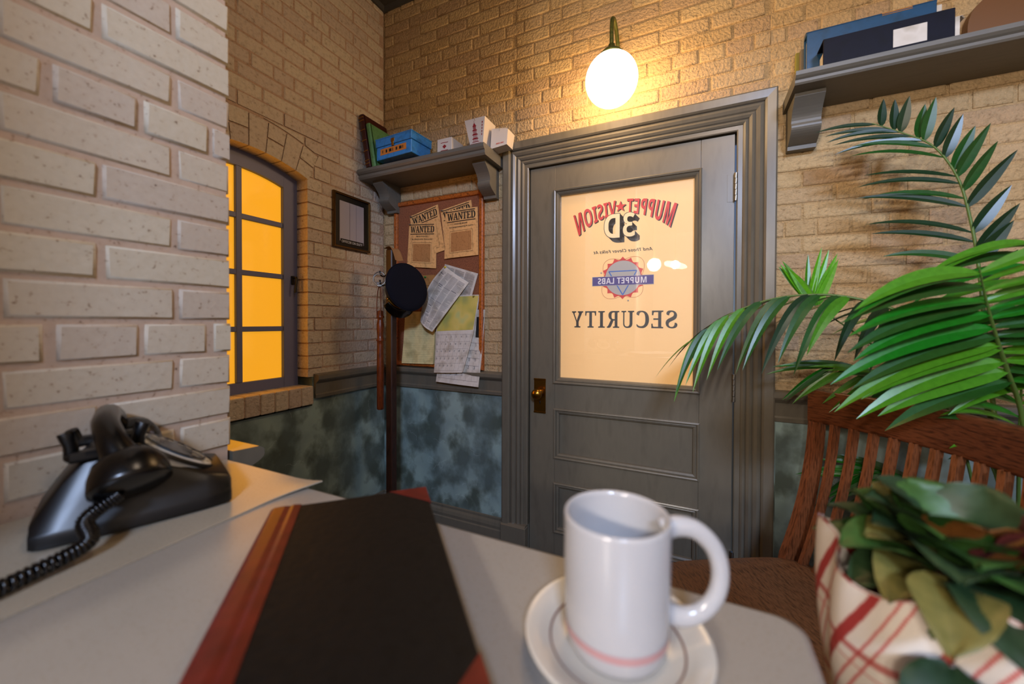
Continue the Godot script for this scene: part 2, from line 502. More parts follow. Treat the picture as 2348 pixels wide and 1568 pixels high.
const CEIL := 2.806
const PENDANT := 3.5
var PANEL := Transform3D(Basis(Vector3.UP, deg_to_rad(22)) * Basis(Vector3(1, 0, 0), deg_to_rad(-24)), Vector3(2.55, 2.60, 3.60))
func build_shell() -> void:
	var b := B.new(); cbox(b, Vector3(-0.2, -0.1, -0.2), Vector3(3.15, 0, 6.6), 0)
	part(thing("floor", "dark wooden floor under the desk", "floor", Vector3.ZERO, "", "structure"), "floorboards", b, M.floor)
	b = B.new(); cbox(b, Vector3(-0.2, CEIL, -0.2), Vector3(3.15, CEIL + 0.1, 6.6), 0)
	part(thing("ceiling", "dark ceiling above the brick corner", "ceiling", Vector3(0, CEIL, 0), "", "structure"), "ceiling_panel", b, M.ceiling)
	b = B.new()
	cbox(b, Vector3(2.95, 0, -0.1), Vector3(3.1, CEIL, 6.6), 0)
	part(thing("wall_right", "plastered side wall outside the picture", "wall", Vector3(2.95, 0, 0), "", "structure"), "plaster", b, M.plaster)
	b = B.new(); cbox(b, Vector3(0.6, 0, 6.4), Vector3(3.1, CEIL, 6.6), 0)
	part(thing("wall_rear", "plastered wall of the public area far behind the viewer", "wall", Vector3(0.6, 0, 6.4), "", "structure"), "plaster", b, M.plaster)
	# the wall with the wide opening through which the office is seen
	b = B.new()
	cbox(b, Vector3(0.79, 0, 1.80), Vector3(1.08, CEIL, 1.90), 0); cbox(b, Vector3(1.08, 0, 1.80), Vector3(2.95, 0.78, 1.90), 0); cbox(b, Vector3(1.08, 2.32, 1.80), Vector3(2.95, CEIL, 1.90), 0)
	part(thing("wall_front", "plastered wall behind the viewer with a wide opening", "wall", Vector3(0.79, 0, 1.8), "", "structure"), "plaster", b, M.plaster)

func build_back_wall() -> void:
	var w := thing("wall_back", "tan painted brick wall around the panelled door", "wall", Vector3.ZERO, "", "structure")
	var b := B.new()
	var T := 0.85
	cbox(b, Vector3(-0.1, T, -0.12), Vector3(0.80, CEIL, -0.006), 0)
	cbox(b, Vector3(1.75, T, -0.12), Vector3(3.0, CEIL, -0.006), 0)
	cbox(b, Vector3(0.80, 1.86, -0.12), Vector3(1.75, CEIL, -0.006), 0)
	part(w, "mortar", b, M.mortar_back)
	b = B.new()
	cbox(b, Vector3(-0.1, 0, -0.12), Vector3(0.80, T, 0), 0)
	part(w, "wainscot_panel", b, M.wainscot, "green grey marbled wall panel under the notice board")
	b = B.new()
	cbox(b, Vector3(1.75, 0, -0.12), Vector3(3.0, T, 0), 0)
	part(w, "wainscot_panel", b, M.wainscot, "green grey marbled wall panel behind the chair")
	var low := func(n): return [0.1103, 0.0905] if posmod(n, 6) == 0 else [0.0665, 0.1785] if posmod(n, 2) == 1 else [0.1712, 0.1785]
	var right := func(n): return [1.9302, 0.0925] if posmod(n, 6) == 0 else [2.069, 0.181] if posmod(n, 2) == 1 else [1.977, 0.181]
	var spans := []
	spans += course_spans(-10, 24, 1.427, 0.0569, 0.004, 0.80, low, T, CEIL)
	spans += course_spans(8, 24, 1.427, 0.0569, 0.80, 1.79, low, 1.86, CEIL)
	spans += course_spans(-10, 24, 1.427, 0.0569, 1.79, 2.95, right, T, CEIL)
	place_bricks(w, spans, Transform3D.IDENTITY, M.brick_back, 0.02)

const ARC_C := Vector2(0.72, 1.079)
const ARC_R := 0.695
func arc_points(r: float, half: float, n: int) -> PackedVector2Array:
	# from the low-z springing to the high-z springing; angle measured from straight up
	var p := PackedVector2Array()
	for i in n + 1:
		var a := lerpf(-half, half, float(i) / n)
		p.append(ARC_C + Vector2(sin(a), cos(a)) * r)
	return p

func build_left_wall() -> void:
	var w := thing("wall_left", "pale painted brick wall with the arched window", "wall", Vector3.ZERO, "", "structure")
	var half := asin(0.25 / ARC_R)
	var spring := ARC_C.y + ARC_R * cos(half)
	var fr := Transform3D(Basis(Vector3(0, 0, -1), Vector3(0, 1, 0), Vector3(1, 0, 0)), Vector3.ZERO)  # local x = -z
	var zf := func(p: PackedVector2Array) -> PackedVector2Array:
		var o := PackedVector2Array()
		for q in p: o.append(Vector2(-q.x, q.y))
		return o
	var b := B.new()
	var e := 0.004
	var at := fr.translated_local(Vector3(0, 0, -0.16))
	prism(b, zf.call(PackedVector2Array([Vector2(0, 0.85), Vector2(0.47 - e, 0.85), Vector2(0.47 - e, CEIL), Vector2(0, CEIL)])), 0.156, at)
	prism(b, zf.call(PackedVector2Array([Vector2(0.97 + e, 0.85), Vector2(1.25, 0.85), Vector2(1.25, CEIL), Vector2(0.97 + e, CEIL)])), 0.156, at)
	var top := arc_points(ARC_R + e, half, 16)
	top[0].x = 0.47 - e; top[16].x = 0.97 + e
	top.append(Vector2(0.97 + e, CEIL)); top.append(Vector2(0.47 - e, CEIL))
	prism(b, zf.call(top), 0.156, at)
	part(w, "mortar", b, M.mortar_left)
	b = B.new()
	cbox(b, Vector3(-0.16, 0, 0), Vector3(0, 0.72, 1.25), 0)
	cbox(b, Vector3(-0.16, 0.72, 0), Vector3(0, 0.85, 0.45), 0)
	cbox(b, Vector3(-0.16, 0.72, 0.98), Vector3(0, 0.85, 1.25), 0)
	part(w, "wainscot_panel", b, M.wainscot, "green grey marbled wall panel under the window")
	var ph := func(n): return [0.348, 0.0905] if posmod(n, 6) == 0 else [0.3945, 0.184] if posmod(n, 2) == 1 else [0.299, 0.183]
	var spans := course_spans(-10, 24, 1.427, 0.0569, 0.004, 1.222, ph, 0.85, CEIL)
	# opening and arch ring that the ordinary courses stop at
	var excl := PackedVector2Array([Vector2(0.47, 0.70), Vector2(0.47, spring)])
	excl.append_array(arc_points(ARC_R + 0.134, half + 0.012, 20))
	excl.append(Vector2(0.97, spring)); excl.append(Vector2(0.97, 0.70))
	var plain := []
	for s in spans:
		if s.b < 0.43 or s.a > 1.02 or s.y0 > 1.93:
			plain.append({"a": -s.b, "b": -s.a, "y0": s.y0, "y1": s.y1}); continue
		var rect := PackedVector2Array([Vector2(s.a, s.y0), Vector2(s.b, s.y0), Vector2(s.b, s.y1), Vector2(s.a, s.y1)])
		for poly in Geometry2D.clip_polygons(rect, excl):
			if Geometry2D.is_polygon_clockwise(poly): continue
			var lo := Vector2(9, 9); var hi := Vector2(-9, -9)
			for q in poly: lo = lo.min(q); hi = hi.max(q)
			if hi.x - lo.x < 0.014 or hi.y - lo.y < 0.012: continue
			var by_opening: bool = s.y0 < spring and (absf(hi.x - 0.47) < 0.002 or absf(lo.x - 0.97) < 0.002)
			var d := 0.085 if by_opening else 0.02
			b = B.new()
			prism(b, zf.call(poly), d, fr.translated_local(Vector3(0, 0, -d + rng.randf_range(-0.001, 0.001))))
			part(w, "brick", b, M.brick_left[rng.randi() % 3])
	place_bricks(w, plain, fr, M.brick_left, 0.02)
	# soldier bricks of the arch, every other one split in two
	var n := 8
	for i in n:
		var a0 := lerpf(-half - 0.01, half + 0.01, float(i) / n) + 0.003; var a1 := lerpf(-half - 0.01, half + 0.01, float(i + 1) / n) - 0.003
		var cuts := [0.0, 0.126] if i % 2 == 1 else [0.0, 0.060, 0.067, 0.126]
		for k in range(0, cuts.size(), 2):
			var r0: float = ARC_R + cuts[k]; var r1: float = ARC_R + cuts[k + 1]
			var p := PackedVector2Array()
			for q in [[a0, r0], [(a0 + a1) / 2, r0], [a1, r0], [a1, r1], [(a0 + a1) / 2, r1], [a0, r1]]:
				p.append(ARC_C + Vector2(sin(q[0]), cos(q[0])) * q[1])
			b = B.new()
			var d := 0.085 if k == 0 else 0.02
			prism(b, zf.call(p), d, fr.translated_local(Vector3(0, 0, -d + 0.001)))
			part(w, "brick", b, M.brick_left[rng.randi() % 3])
	# rowlock sill
	for i in 9:
		var z0 := 0.458 + 0.0588 * i
		b = B.new()
		cbox(b, Vector3(-0.09, 0.729, z0), Vector3(0.020 + rng.randf_range(-0.001, 0.001), 0.811, z0 + 0.055), 0.003)
		part(w, "sill_brick", b, M.brick_left[i % 3])
	b = B.new(); cbox(b, Vector3(-0.12, 0.732, 0.456), Vector3(0.016, 0.806, 0.985), 0)
	part(w, "sill_mortar", b, M.mortar_left)

func build_pier() -> void:
	# the nearer wall on the left, standing forward of the window wall
	var w := thing("wall_pier", "near pale brick wall beside the black telephone", "wall", Vector3(0.795, 0, 1.226), "", "structure")
	var b := B.new()
	cbox(b, Vector3(0, 0.0, 1.231), Vector3(0.790, CEIL, 6.6), 0)
	part(w, "mortar", b, M.mortar_pier)
	b = B.new()
	cbox(b, Vector3(0, 0.0, 1.226), Vector3(0.795, 0.752, 1.24), 0)
	part(w, "wainscot_panel", b, M.wainscot)
	var fr := Transform3D(Basis(Vector3(0, 0, -1), Vector3(0, 1, 0), Vector3(1, 0, 0)), Vector3(0.795, 0, 0))
	var ph := func(n): return [1.352, 0.094] if posmod(n, 6) == 0 else [1.308, 0.1815] if posmod(n, 2) == 1 else [1.397, 0.1815]
	var spans := []
	for s in course_spans(-10, 24, 1.4126, 0.0571, 1.226, 2.6, ph, 0.855, CEIL):
		spans.append({"a": -s.b, "b": -s.a, "y0": s.y0, "y1": s.y1})
	place_bricks_at(w, spans, fr, M.brick_pier, 0.03)
	# return face towards the window
	var fr2 := Transform3D(Basis(Vector3(-1, 0, 0), Vector3(0, 1, 0), Vector3(0, 0, -1)), Vector3(0, 0, 1.226))
	var sp2 := []
	for s in course_spans(-10, 24, 1.4126, 0.0571, 0.0, 0.764, func(n): return [0.764, 0.18] if posmod(n, 2) == 1 else [0.674, 0.18], 0.855, CEIL):
		sp2.append({"a": -s.b, "b": -s.a, "y0": s.y0, "y1": s.y1})
	var rest := B.new()
	for s in sp2:
		cbox(rest, fr2 * Vector3(s.b, s.y0, -0.02), fr2 * Vector3(s.a, s.y1, 0.0), 0.0)
	var r := part(w, "return_brickwork", rest, M.brick_left[0])
	r.set_meta("kind", "stuff")

func place_bricks_at(w: Node3D, spans: Array, fr: Transform3D, mats: Array, d: float) -> void:
	# same as place_bricks for a wall whose node is not at the origin
	var shift := Transform3D(Basis.IDENTITY, -w.position)
	var before := w.get_child_count()
	place_bricks(w, spans, fr, mats, d)
	for i in range(before, w.get_child_count()):
		var c := w.get_child(i)
		if String(c.name).begins_with("brick") and not String(c.name).begins_with("brickwork"): c.transform = shift * c.transform

func build_trim() -> void:
	var rail := PackedVector2Array([Vector2(0, 0.752), Vector2(0.014, 0.752), Vector2(0.016, 0.766), Vector2(0.012, 0.772), Vector2(0.014, 0.818), Vector2(0.020, 0.824), Vector2(0.030, 0.832), Vector2(0.034, 0.838), Vector2(0.034, 0.852), Vector2(0.028, 0.858), Vector2(0, 0.862)])
	var base := PackedVector2Array([Vector2(0, 0), Vector2(0.018, 0), Vector2(0.018, 0.108), Vector2(0.014, 0.114), Vector2(0.016, 0.128), Vector2(0.012, 0.142), Vector2(0.006, 0.152), Vector2(0.006, 0.163), Vector2(0, 0.166)])
	var o := thing("trim_1", "dark grey chair rail under the notice board", "chair rail", Vector3(0, 0.75, 0), "", "structure")
	var b := B.new(); run(b, rail, Vector3(0.0, 0, 0), Vector3(0.744, 0, 0), Vector3(0, 0, 1)); part(o, "moulding", b, M.trim)
	o = thing("trim_2", "dark grey chair rail right of the door behind the palm", "chair rail", Vector3(1.804, 0.75, 0), "", "structure")
	b = B.new(); run(b, rail, Vector3(1.804, 0, 0), Vector3(2.95, 0, 0), Vector3(0, 0, 1)); part(o, "moulding", b, M.trim)
	o = thing("trim_3", "dark grey chair rail between the corner and the window sill", "chair rail", Vector3(0, 0.75, 0.0), "", "structure")
	b = B.new(); run(b, rail, Vector3(0, 0, 0.0), Vector3(0, 0, 0.442), Vector3(1, 0, 0)); part(o, "moulding", b, M.trim)
	o = thing("trim_4", "end of the chair rail beside the near brick wall, catching blue light", "chair rail", Vector3(0, 0.75, 1.226), "", "structure")
	b = B.new()
	var wide := PackedVector2Array()
	for q in rail: wide.append(Vector2(q.x * 1.7, q.y))
	run(b, wide, Vector3(0.0, 0, 1.226), Vector3(0.797, 0, 1.226), Vector3(0, 0, -1)); part(o, "moulding", b, M.trim)
	o = thing("baseboard_back", "dark grey stepped baseboard left of the door", "baseboard", Vector3(0, 0, 0), "", "structure")
	b = B.new(); run(b, base, Vector3(0, 0, 0), Vector3(0.744, 0, 0), Vector3(0, 0, 1)); part(o, "board", b, M.trim)
	o = thing("baseboard_right", "dark grey baseboard right of the door", "baseboard", Vector3(1.804, 0, 0), "", "structure")
	b = B.new(); run(b, base, Vector3(1.804, 0, 0), Vector3(2.95, 0, 0), Vector3(0, 0, 1)); part(o, "board", b, M.trim)
	o = thing("baseboard_left", "dark grey baseboard under the window", "baseboard", Vector3(0, 0, 0), "", "structure")
	b = B.new(); run(b, base, Vector3(0, 0, 0), Vector3(0, 0, 1.226), Vector3(1, 0, 0)); part(o, "board", b, M.trim)
	# ceiling moulding in the corner
	var crown := PackedVector2Array([Vector2(0, CEIL), Vector2(0, CEIL - 0.02), Vector2(0.01, CEIL - 0.018), Vector2(0.02, CEIL)])
	o = thing("trim_5", "thin dark moulding where the walls meet the ceiling", "moulding", Vector3(0, CEIL, 0), "", "structure")
	b = B.new(); run(b, crown, Vector3(0, 0, 0), Vector3(2.95, 0, 0), Vector3(0, 0, 1)); run(b, crown, Vector3(0, 0, 0), Vector3(0, 0, 1.226), Vector3(1, 0, 0))
	part(o, "moulding", b, M.ceiling)

func pane_spot(x: float, y: float) -> Vector3:
	return Vector3(x, y, -0.0265)

func build_door() -> void:
	var o := thing("trim_6", "dark grey moulded door casing with mitred corners", "door casing", Vector3(1.277, 0, 0), "", "structure")
	var prof := [Vector2(0, -0.03), Vector2(0, 0.008), Vector2(0.004, 0.010), Vector2(0.018, 0.010), Vector2(0.020, 0.014), Vector2(0.026, 0.018), Vector2(0.032, 0.016), Vector2(0.035, 0.013), Vector2(0.038, 0.018), Vector2(0.046, 0.023), Vector2(0.053, 0.020), Vector2(0.056, 0.017), Vector2(0.060, 0.022), Vector2(0.070, 0.027), Vector2(0.078, 0.024), Vector2(0.082, 0.021), Vector2(0.084, 0.028), Vector2(0.090, 0.033), Vector2(0.116, 0.035), Vector2(0.121, 0.032), Vector2(0.121, -0.002)]
	var x0 := 0.866; var x1 := 1.689; var yt := 1.797
	for s in [1, 2, 3]:
		var b := B.new()
		frame_side(b, x0, x1, 0.165, yt, prof, s, Transform3D.IDENTITY, true)
		part(o, ["", "jamb_casing", "head_casing", "jamb_casing"][s], b, M.trim)
	for s in [[x0 - 0.125, x0], [x1, x1 + 0.125]]:
		var b := B.new(); cbox(b, Vector3(s[0], 0, 0), Vector3(s[1], 0.160, 0.038), 0.003)
		var sl := PackedVector2Array([Vector2(0, 0.16), Vector2(0.036, 0.16), Vector2(0.030, 0.168), Vector2(0, 0.168)])
		run(b, sl, Vector3(s[0] + 0.002, 0, 0), Vector3(s[1] - 0.002, 0, 0), Vector3(0, 0, 1))
		part(o, "plinth_block", b, M.trim)
	var b := B.new()
	cbox(b, Vector3(0.80, 0, -0.12), Vector3(0.866, 1.797, -0.012), 0); cbox(b, Vector3(1.689, 0, -0.12), Vector3(1.75, 1.797, -0.012), 0); cbox(b, Vector3(0.80, 1.797, -0.12), Vector3(1.75, 1.86, -0.012), 0)
	part(o, "jamb", b, M.trim)

	var d := thing("door_1", "grey panelled door with a lit lettered glass", "door", Vector3(1.277, 0, -0.02), "", "structure")
	var f := -0.004; var k := -0.044
	for s in [[0.871, 0.991], [1.572, 1.684]]:
		b = B.new(); cbox(b, Vector3(s[0], 0.01, k), Vector3(s[1], 1.793, f), 0.0012); part(d, "stile", b, M.door)
	for s in [[1.681, 1.793, "top_rail"], [0.711, 0.831, "lock_rail"], [0.380, 0.493, "middle_rail"], [0.01, 0.16, "bottom_rail"]]:
		b = B.new(); cbox(b, Vector3(0.9915, s[0], k), Vector3(1.5715, s[1], f - 0.0003), 0.0008); part(d, s[2], b, M.door)
	for s in [[0.493, 0.711], [0.16, 0.380]]:
		b = B.new(); cbox(b, Vector3(0.991, s[0], k + 0.01), Vector3(1.572, s[1], f - 0.014), 0); part(d, "panel", b, M.door)
		b = B.new()
		var mp := [Vector2(-0.021, -0.016), Vector2(-0.019, -0.006), Vector2(-0.012, -0.002), Vector2(-0.008, -0.004), Vector2(-0.006, 0.003), Vector2(-0.002, 0.005), Vector2(0.003, 0.003), Vector2(0.004, -0.006)]
		for q in 4: frame_side(b, 0.991, 1.572, s[0], s[1], mp, q)
		part(d, "panel_moulding", b, M.door)
	b = B.new()
	var gp := [Vector2(-0.022, -0.030), Vector2(-0.0215, -0.012), Vector2(-0.016, -0.005), Vector2(-0.010, -0.001), Vector2(-0.007, -0.003), Vector2(-0.005, 0.004), Vector2(0.0, 0.006), Vector2(0.004, 0.004), Vector2(0.005, -0.006)]
	for q in 4: frame_side(b, 0.9885, 1.5715, 0.830, 1.681, gp, q)
	part(d, "glass_moulding", b, M.door)
	b = B.new(); cbox(b, Vector3(0.99, 0.832, -0.034), Vector3(1.572, 1.680, -0.028), 0)
	var lit := part(d, "frosted_pane", b, M.door_light, "cream frosted glass lit from behind")
	b = B.new(); cbox(b, Vector3(0.995, 0.836, -0.022), Vector3(1.567, 1.676, -0.0185), 0)
	part(d, "clear_pane", b, M.glass)
	door_lettering(d)
	# lock plate, knob, hinges
	b = B.new(); cbox(b, Vector3(0.893, 0.688, f), Vector3(0.949, 0.842, f + 0.004), 0.0015)
	for y in [0.6885, 0.8375]: cbox(b, Vector3(0.892, y - 0.002, f), Vector3(0.950, y + 0.006, f + 0.007), 0.002)
	var plate := part(d, "lock_plate", b, M.brass, "brass lock plate")
	b = B.new()
	var kx := Transform3D(Basis(Vector3(1, 0, 0), PI / 2), Vector3(0.921, 0.778, f + 0.004))
	lathe(b, [Vector2(0.017, 0), Vector2(0.016, 0.005), Vector2(0.008, 0.008), Vector2(0.008, 0.022), Vector2(0.018, 0.027), Vector2(0.0245, 0.036), Vector2(0.0235, 0.046), Vector2(0.015, 0.053), Vector2(0, 0.055)], 24, kx)
	part(plate, "knob", b, M.brass)
	b = B.new()
	lathe(b, [Vector2(0, 0.0045), Vector2(0.0042, 0.0045), Vector2(0.0042, 0.0)], 12, Transform3D(Basis(Vector3(1, 0, 0), PI / 2), Vector3(0.922, 0.738, f)))
	cbox(b, Vector3(0.920, 0.726, f), Vector3(0.924, 0.737, f + 0.0046), 0.0)
	part(plate, "keyhole", b, M.black_metal)
	for y in [1.545, 0.808, 0.15]:
		b = B.new()
		for q in 5: lathe(b, [Vector2(0, y + 0.0205 * q), Vector2(0.0068, y + 0.0205 * q + 0.0006), Vector2(0.0068, y + 0.0205 * q + 0.0196), Vector2(0, y + 0.0202 * q + 0.0202)], 12, Transform3D(Basis.IDENTITY, Vector3(1.687, 0, 0.006)), 3 * q, [1, 2])
		var h := part(d, "hinge", b, M.steel)
		b = B.new(); cbox(b, Vector3(1.660, y, f - 0.001), Vector3(1.686, y + 0.102, f + 0.0008), 0.0003)
		part(h, "leaf_plate", b, M.door)

func ink(c: Color) -> StandardMaterial3D:
	var m := mat(c, 0.5)
	return m

func door_lettering(d: Node3D) -> void:
	# painted on the far side of the glass, so it reads mirrored from here
	var red := ink(Color(0.80, 0.06, 0.05)); var black := ink(Color(0.015, 0.015, 0.02)); var cream := ink(Color(0.95, 0.86, 0.66))
	var blue := ink(Color(0.05, 0.36, 0.70)); var purple := ink(Color(0.20, 0.13, 0.48)); var grey := ink(Color(0.66, 0.64, 0.62))
	var z := -0.0275
	var xc := 1.277
	# arched title
	var arc := func(dx: float, dy: float, zz: float) -> Callable:
		return func(u: float, v: float) -> Vector3:
			var s := u * 2.0 - 1.0
			var hgt := 0.060 + 0.034 * s * s
			var ytop := 1.613 - 0.043 * s * s
			var lean := s * 0.33
			var down := (1.0 - v) * hgt
			return Vector3(xc + s * 0.212 - lean * down * 0.85 + dx, ytop - down + dy, zz)
	for k in [[black, 0.004, -0.0035, z], [black, 0.002, -0.0018, z], [red, 0.0, 0.0, z + 0.0004]]:
		var b := B.new()
		var f: Callable = arc.call(k[1], k[2], k[3])
		text(b, "MUPPET", sans, func(u, v): return f.call(1.0 - u, v), 0.0, 0.455, 0.0, 1.0)
		text(b, "VISION", sans, func(u, v): return f.call(1.0 - u, v), 0.565, 1.0, 0.0, 1.0)
		var star := PackedVector2Array()
		for i in 10:
			var a := PI / 2 + TAU * i / 10.0
			star.append(Vector2(1.269 + k[1], 1.584 + k[2]) + Vector2(cos(a), sin(a)) * (0.024 if i % 2 == 0 else 0.0095))
		prism(b, star, 0.0002, Transform3D(Basis.IDENTITY, Vector3(0, 0, k[3] + 0.0002)))
		part(d, "lettering", b, k[0])
	# block letters with a deep drop shadow
	var big := B.new(); var face := B.new(); var edge := B.new()
	for c in [["3", 1.3285, 1.2790], ["D", 1.2670, 1.2015]]:
		for i in 15:
			var t := i / 14.0
			text(big, c[0], sans, func(u, v): return Vector3(lerpf(c[1], c[2], u) + 0.019 * t, lerpf(1.4545, 1.5565, v) - 0.021 * t, z), 0, 1, 0, 1)
		text(edge, c[0], sans, func(u, v): return Vector3(lerpf(c[1] + 0.0015, c[2] - 0.0015, u), lerpf(1.453, 1.558, v), z + 0.0003), 0, 1, 0, 1)
		text(face, c[0], sans, func(u, v): return Vector3(lerpf(c[1] - 0.0008, c[2] + 0.0008, u), lerpf(1.4555, 1.5555, v), z + 0.0006), 0, 1, 0, 1)
	part(d, "lettering", big, black); part(d, "lettering", edge, black); part(d, "lettering", face, cream)
	var b := B.new()
	text(b, "And Those Clever Folks At", sans, func(u, v): return Vector3(lerpf(1.3981, 1.1582, u) - 0.0035 * v, lerpf(1.3925, 1.4062, v), z), 0, 1, -0.02, 1)
	part(d, "lettering", b, black)
	# round emblem behind a name bar
	var cc := Vector2(1.2797, 1.285)
	b = B.new()
	var burst := PackedVector2Array()
	for i in 16:
		for j in 6:
			var a := TAU * (i + j / 6.0) / 16.0
			burst.append(cc + Vector2(cos(a), sin(a)) * (0.0765 + 0.0125 * pow(absf(2.0 * (j / 6.0) - 1.0), 1.6)))
	prism(b, burst, 0.0001, Transform3D(Basis.IDENTITY, Vector3(0, 0, z)))
	part(d, "emblem_burst", b, red)
	b = B.new()
	var ring := PackedVector2Array()
	for i in 40: ring.append(cc + Vector2.from_angle(TAU * i / 40.0) * 0.0725)
	prism(b, ring, 0.0001, Transform3D(Basis.IDENTITY, Vector3(0, 0, z + 0.0003)))
	part(d, "emblem_disc", b, grey)
	b = B.new()
	var pts := []
	for i in 121:
		var a := TAU * i / 120.0
		var r := 0.0905 + 0.014 * cos(4.0 * a + PI) + 0.003 * sin(2 * a)
		pts.append(Vector3(cc.x + cos(a) * r, cc.y + sin(a) * r, z + 0.0004))
	tube(b, pts, 0.0006, 4)
	part(d, "emblem_orbit", b, ink(Color(0.72, 0.22, 0.12)))
	b = B.new()
	for e in [Vector2(1.380, 1.337), Vector2(1.1905, 1.310), Vector2(1.303, 1.190)]:
		lathe(b, [Vector2(0, 0.0004), Vector2(0.0036, 0.0004), Vector2(0.0036, 0)], 10, Transform3D(Basis(Vector3(1, 0, 0), PI / 2), Vector3(e.x, e.y, z + 0.0006)))
	part(d, "emblem_dots", b, grey)
	b = B.new()
	var tr := [Vector2(1.2225, 1.3138), Vector2(1.3375, 1.3138), Vector2(1.2805, 1.2140)]
	for i in 3:
		var p: Vector2 = tr[i]; var q: Vector2 = tr[(i + 1) % 3]
		var nn := (q - p).orthogonal().normalized() * 0.0022
		prism(b, PackedVector2Array([p - nn, q - nn, q + nn, p + nn]), 0.0001, Transform3D(Basis.IDENTITY, Vector3(0, 0, z + 0.0006)))
	part(d, "emblem_triangle", b, blue)
	b = B.new(); prism(b, PackedVector2Array([Vector2(1.1515, 1.2540), Vector2(1.4040, 1.2540), Vector2(1.4040, 1.2940), Vector2(1.1515, 1.2940)]), 0.0001, Transform3D(Basis.IDENTITY, Vector3(0, 0, z + 0.0008)))
	part(d, "name_bar_edge", b, grey)
	b = B.new(); prism(b, PackedVector2Array([Vector2(1.1535, 1.2560), Vector2(1.4020, 1.2560), Vector2(1.4020, 1.2920), Vector2(1.1535, 1.2920)]), 0.0001, Transform3D(Basis.IDENTITY, Vector3(0, 0, z + 0.0010)))
	part(d, "name_bar", b, purple)
	b = B.new()
	text(b, "MUPPET LABS", sans, func(u, v): return Vector3(lerpf(1.3755, 1.1765, u), lerpf(1.2615, 1.2875, v), z + 0.0013), 0, 1, 0, 1)
	part(d, "lettering", b, ink(Color(0.85, 0.83, 0.85)))
	b = B.new()
	var letters := "SECURITY"
	var wd := [0.86, 0.90, 0.98, 1.02, 1.02, 0.56, 0.95, 1.0]
	var tot := 0.0
	for q in wd: tot += q + 0.18
	tot -= 0.18
	var x := 0.0
	for i in 8:
		var a: float = lerpf(1.4927, 1.062, x / tot); var e: float = lerpf(1.4927, 1.062, (x + wd[i]) / tot)
		text(b, letters[i], serif, func(u, v): return Vector3(lerpf(a, e, u), lerpf(1.0755, 1.147, v), z), 0, 1, 0, 1)
		x += wd[i] + 0.18
	part(d, "lettering", b, black)

func build_window() -> void:
	var o := thing("window_1", "arched slate blue window glowing amber", "window", Vector3(-0.085, 0.81, 0.72), "", "structure")
	var fr := Transform3D(Basis(Vector3(0, 0, -1), Vector3(0, 1, 0), Vector3(1, 0, 0)), Vector3(-0.10, 0, 0))
	var b := B.new()
	var half := asin(0.25 / ARC_R)
	var rg := 0.631
	# outer frame: two stiles, bottom rail, arched head
	cbox(b, Vector3(-0.10, 0.80, 0.466), Vector3(-0.07, 1.74, 0.533), 0.002)
	cbox(b, Vector3(-0.10, 0.80, 0.907), Vector3(-0.07, 1.74, 0.974), 0.002)
	part(o, "stile", b, M.sash)
	b = B.new(); cbox(b, Vector3(-0.10, 0.80, 0.533), Vector3(-0.0705, 0.8536, 0.907), 0.002); part(o, "bottom_rail", b, M.sash)
	b = B.new()
	var p := PackedVector2Array()
	for q in arc_points(rg, asin(0.19 / rg), 12): p.append(Vector2(-q.x, q.y))
	var up := arc_points(ARC_R + 0.004, half, 12)
	up.reverse()
	for q in up: p.append(Vector2(-q.x, q.y))
	prism(b, p, 0.0295, fr); part(o, "arched_head", b, M.sash)
	b = B.new(); cbox(b, Vector3(-0.098, 0.8536, 0.703), Vector3(-0.073, 1.712, 0.7255), 0.002); part(o, "mullion", b, M.sash)
	for y in [1.056, 1.2824, 1.506]:
		b = B.new(); cbox(b, Vector3(-0.097, y, 0.533), Vector3(-0.075, y + 0.021, 0.907), 0.002); part(o, "muntin", b, M.sash)
	var rows := [[0.8536, 1.056], [1.077, 1.2824], [1.3034, 1.506], [1.527, 0.0]]
	for c in [[0.533, 0.703], [0.7255, 0.907]]:
		for r in rows:
			b = B.new()
			if r[1] > 0: cbox(b, Vector3(-0.094, r[0] - 0.004, c[0] - 0.004), Vector3(-0.088, r[1] + 0.004, c[1] + 0.004), 0)
			else:
				var q := PackedVector2Array([Vector2(-c[1], r[0] - 0.004), Vector2(-c[0], r[0] - 0.004)])
				for i in 7:
					var zz: float = lerpf(c[0], c[1], i / 6.0)
					q.append(Vector2(-zz, ARC_C.y + sqrt(0.64 * 0.64 - pow(zz - ARC_C.x, 2))))
				prism(b, q, 0.006, Transform3D(fr.basis, Vector3(-0.094, 0, 0)))
			part(o, "pane", b, M.window_light)
	b = B.new()
	cbox(b, Vector3(-0.072, 1.262, 0.486), Vector3(-0.062, 1.300, 0.500), 0.002)
	tube(b, [Vector3(-0.062, 1.292, 0.493), Vector3(-0.045, 1.292, 0.493), Vector3(-0.042, 1.28, 0.493), Vector3(-0.044, 1.225, 0.498)], 0.005, 8)
	part(o, "catch_handle", b, M.black_metal)
	b = B.new(); cbox(b, Vector3(-0.16, 0.70, 0.40), Vector3(-0.12, 1.85, 1.04), 0); part(o, "light_box", b, M.plaster)
	var l := AreaLight3D.new()
	l.name = "amber_window_light"
	l.area_size = Vector2(0.36, 0.84); l.position = Vector3(-0.062, 1.28, 0.72); l.rotation = Vector3(0, deg_to_rad(-90), 0)
	l.light_color = Color(1.0, 0.64, 0.12); l.light_energy = 0.18; l.area_range = 8.0; l.shadow_enabled = true
	add_child(l)

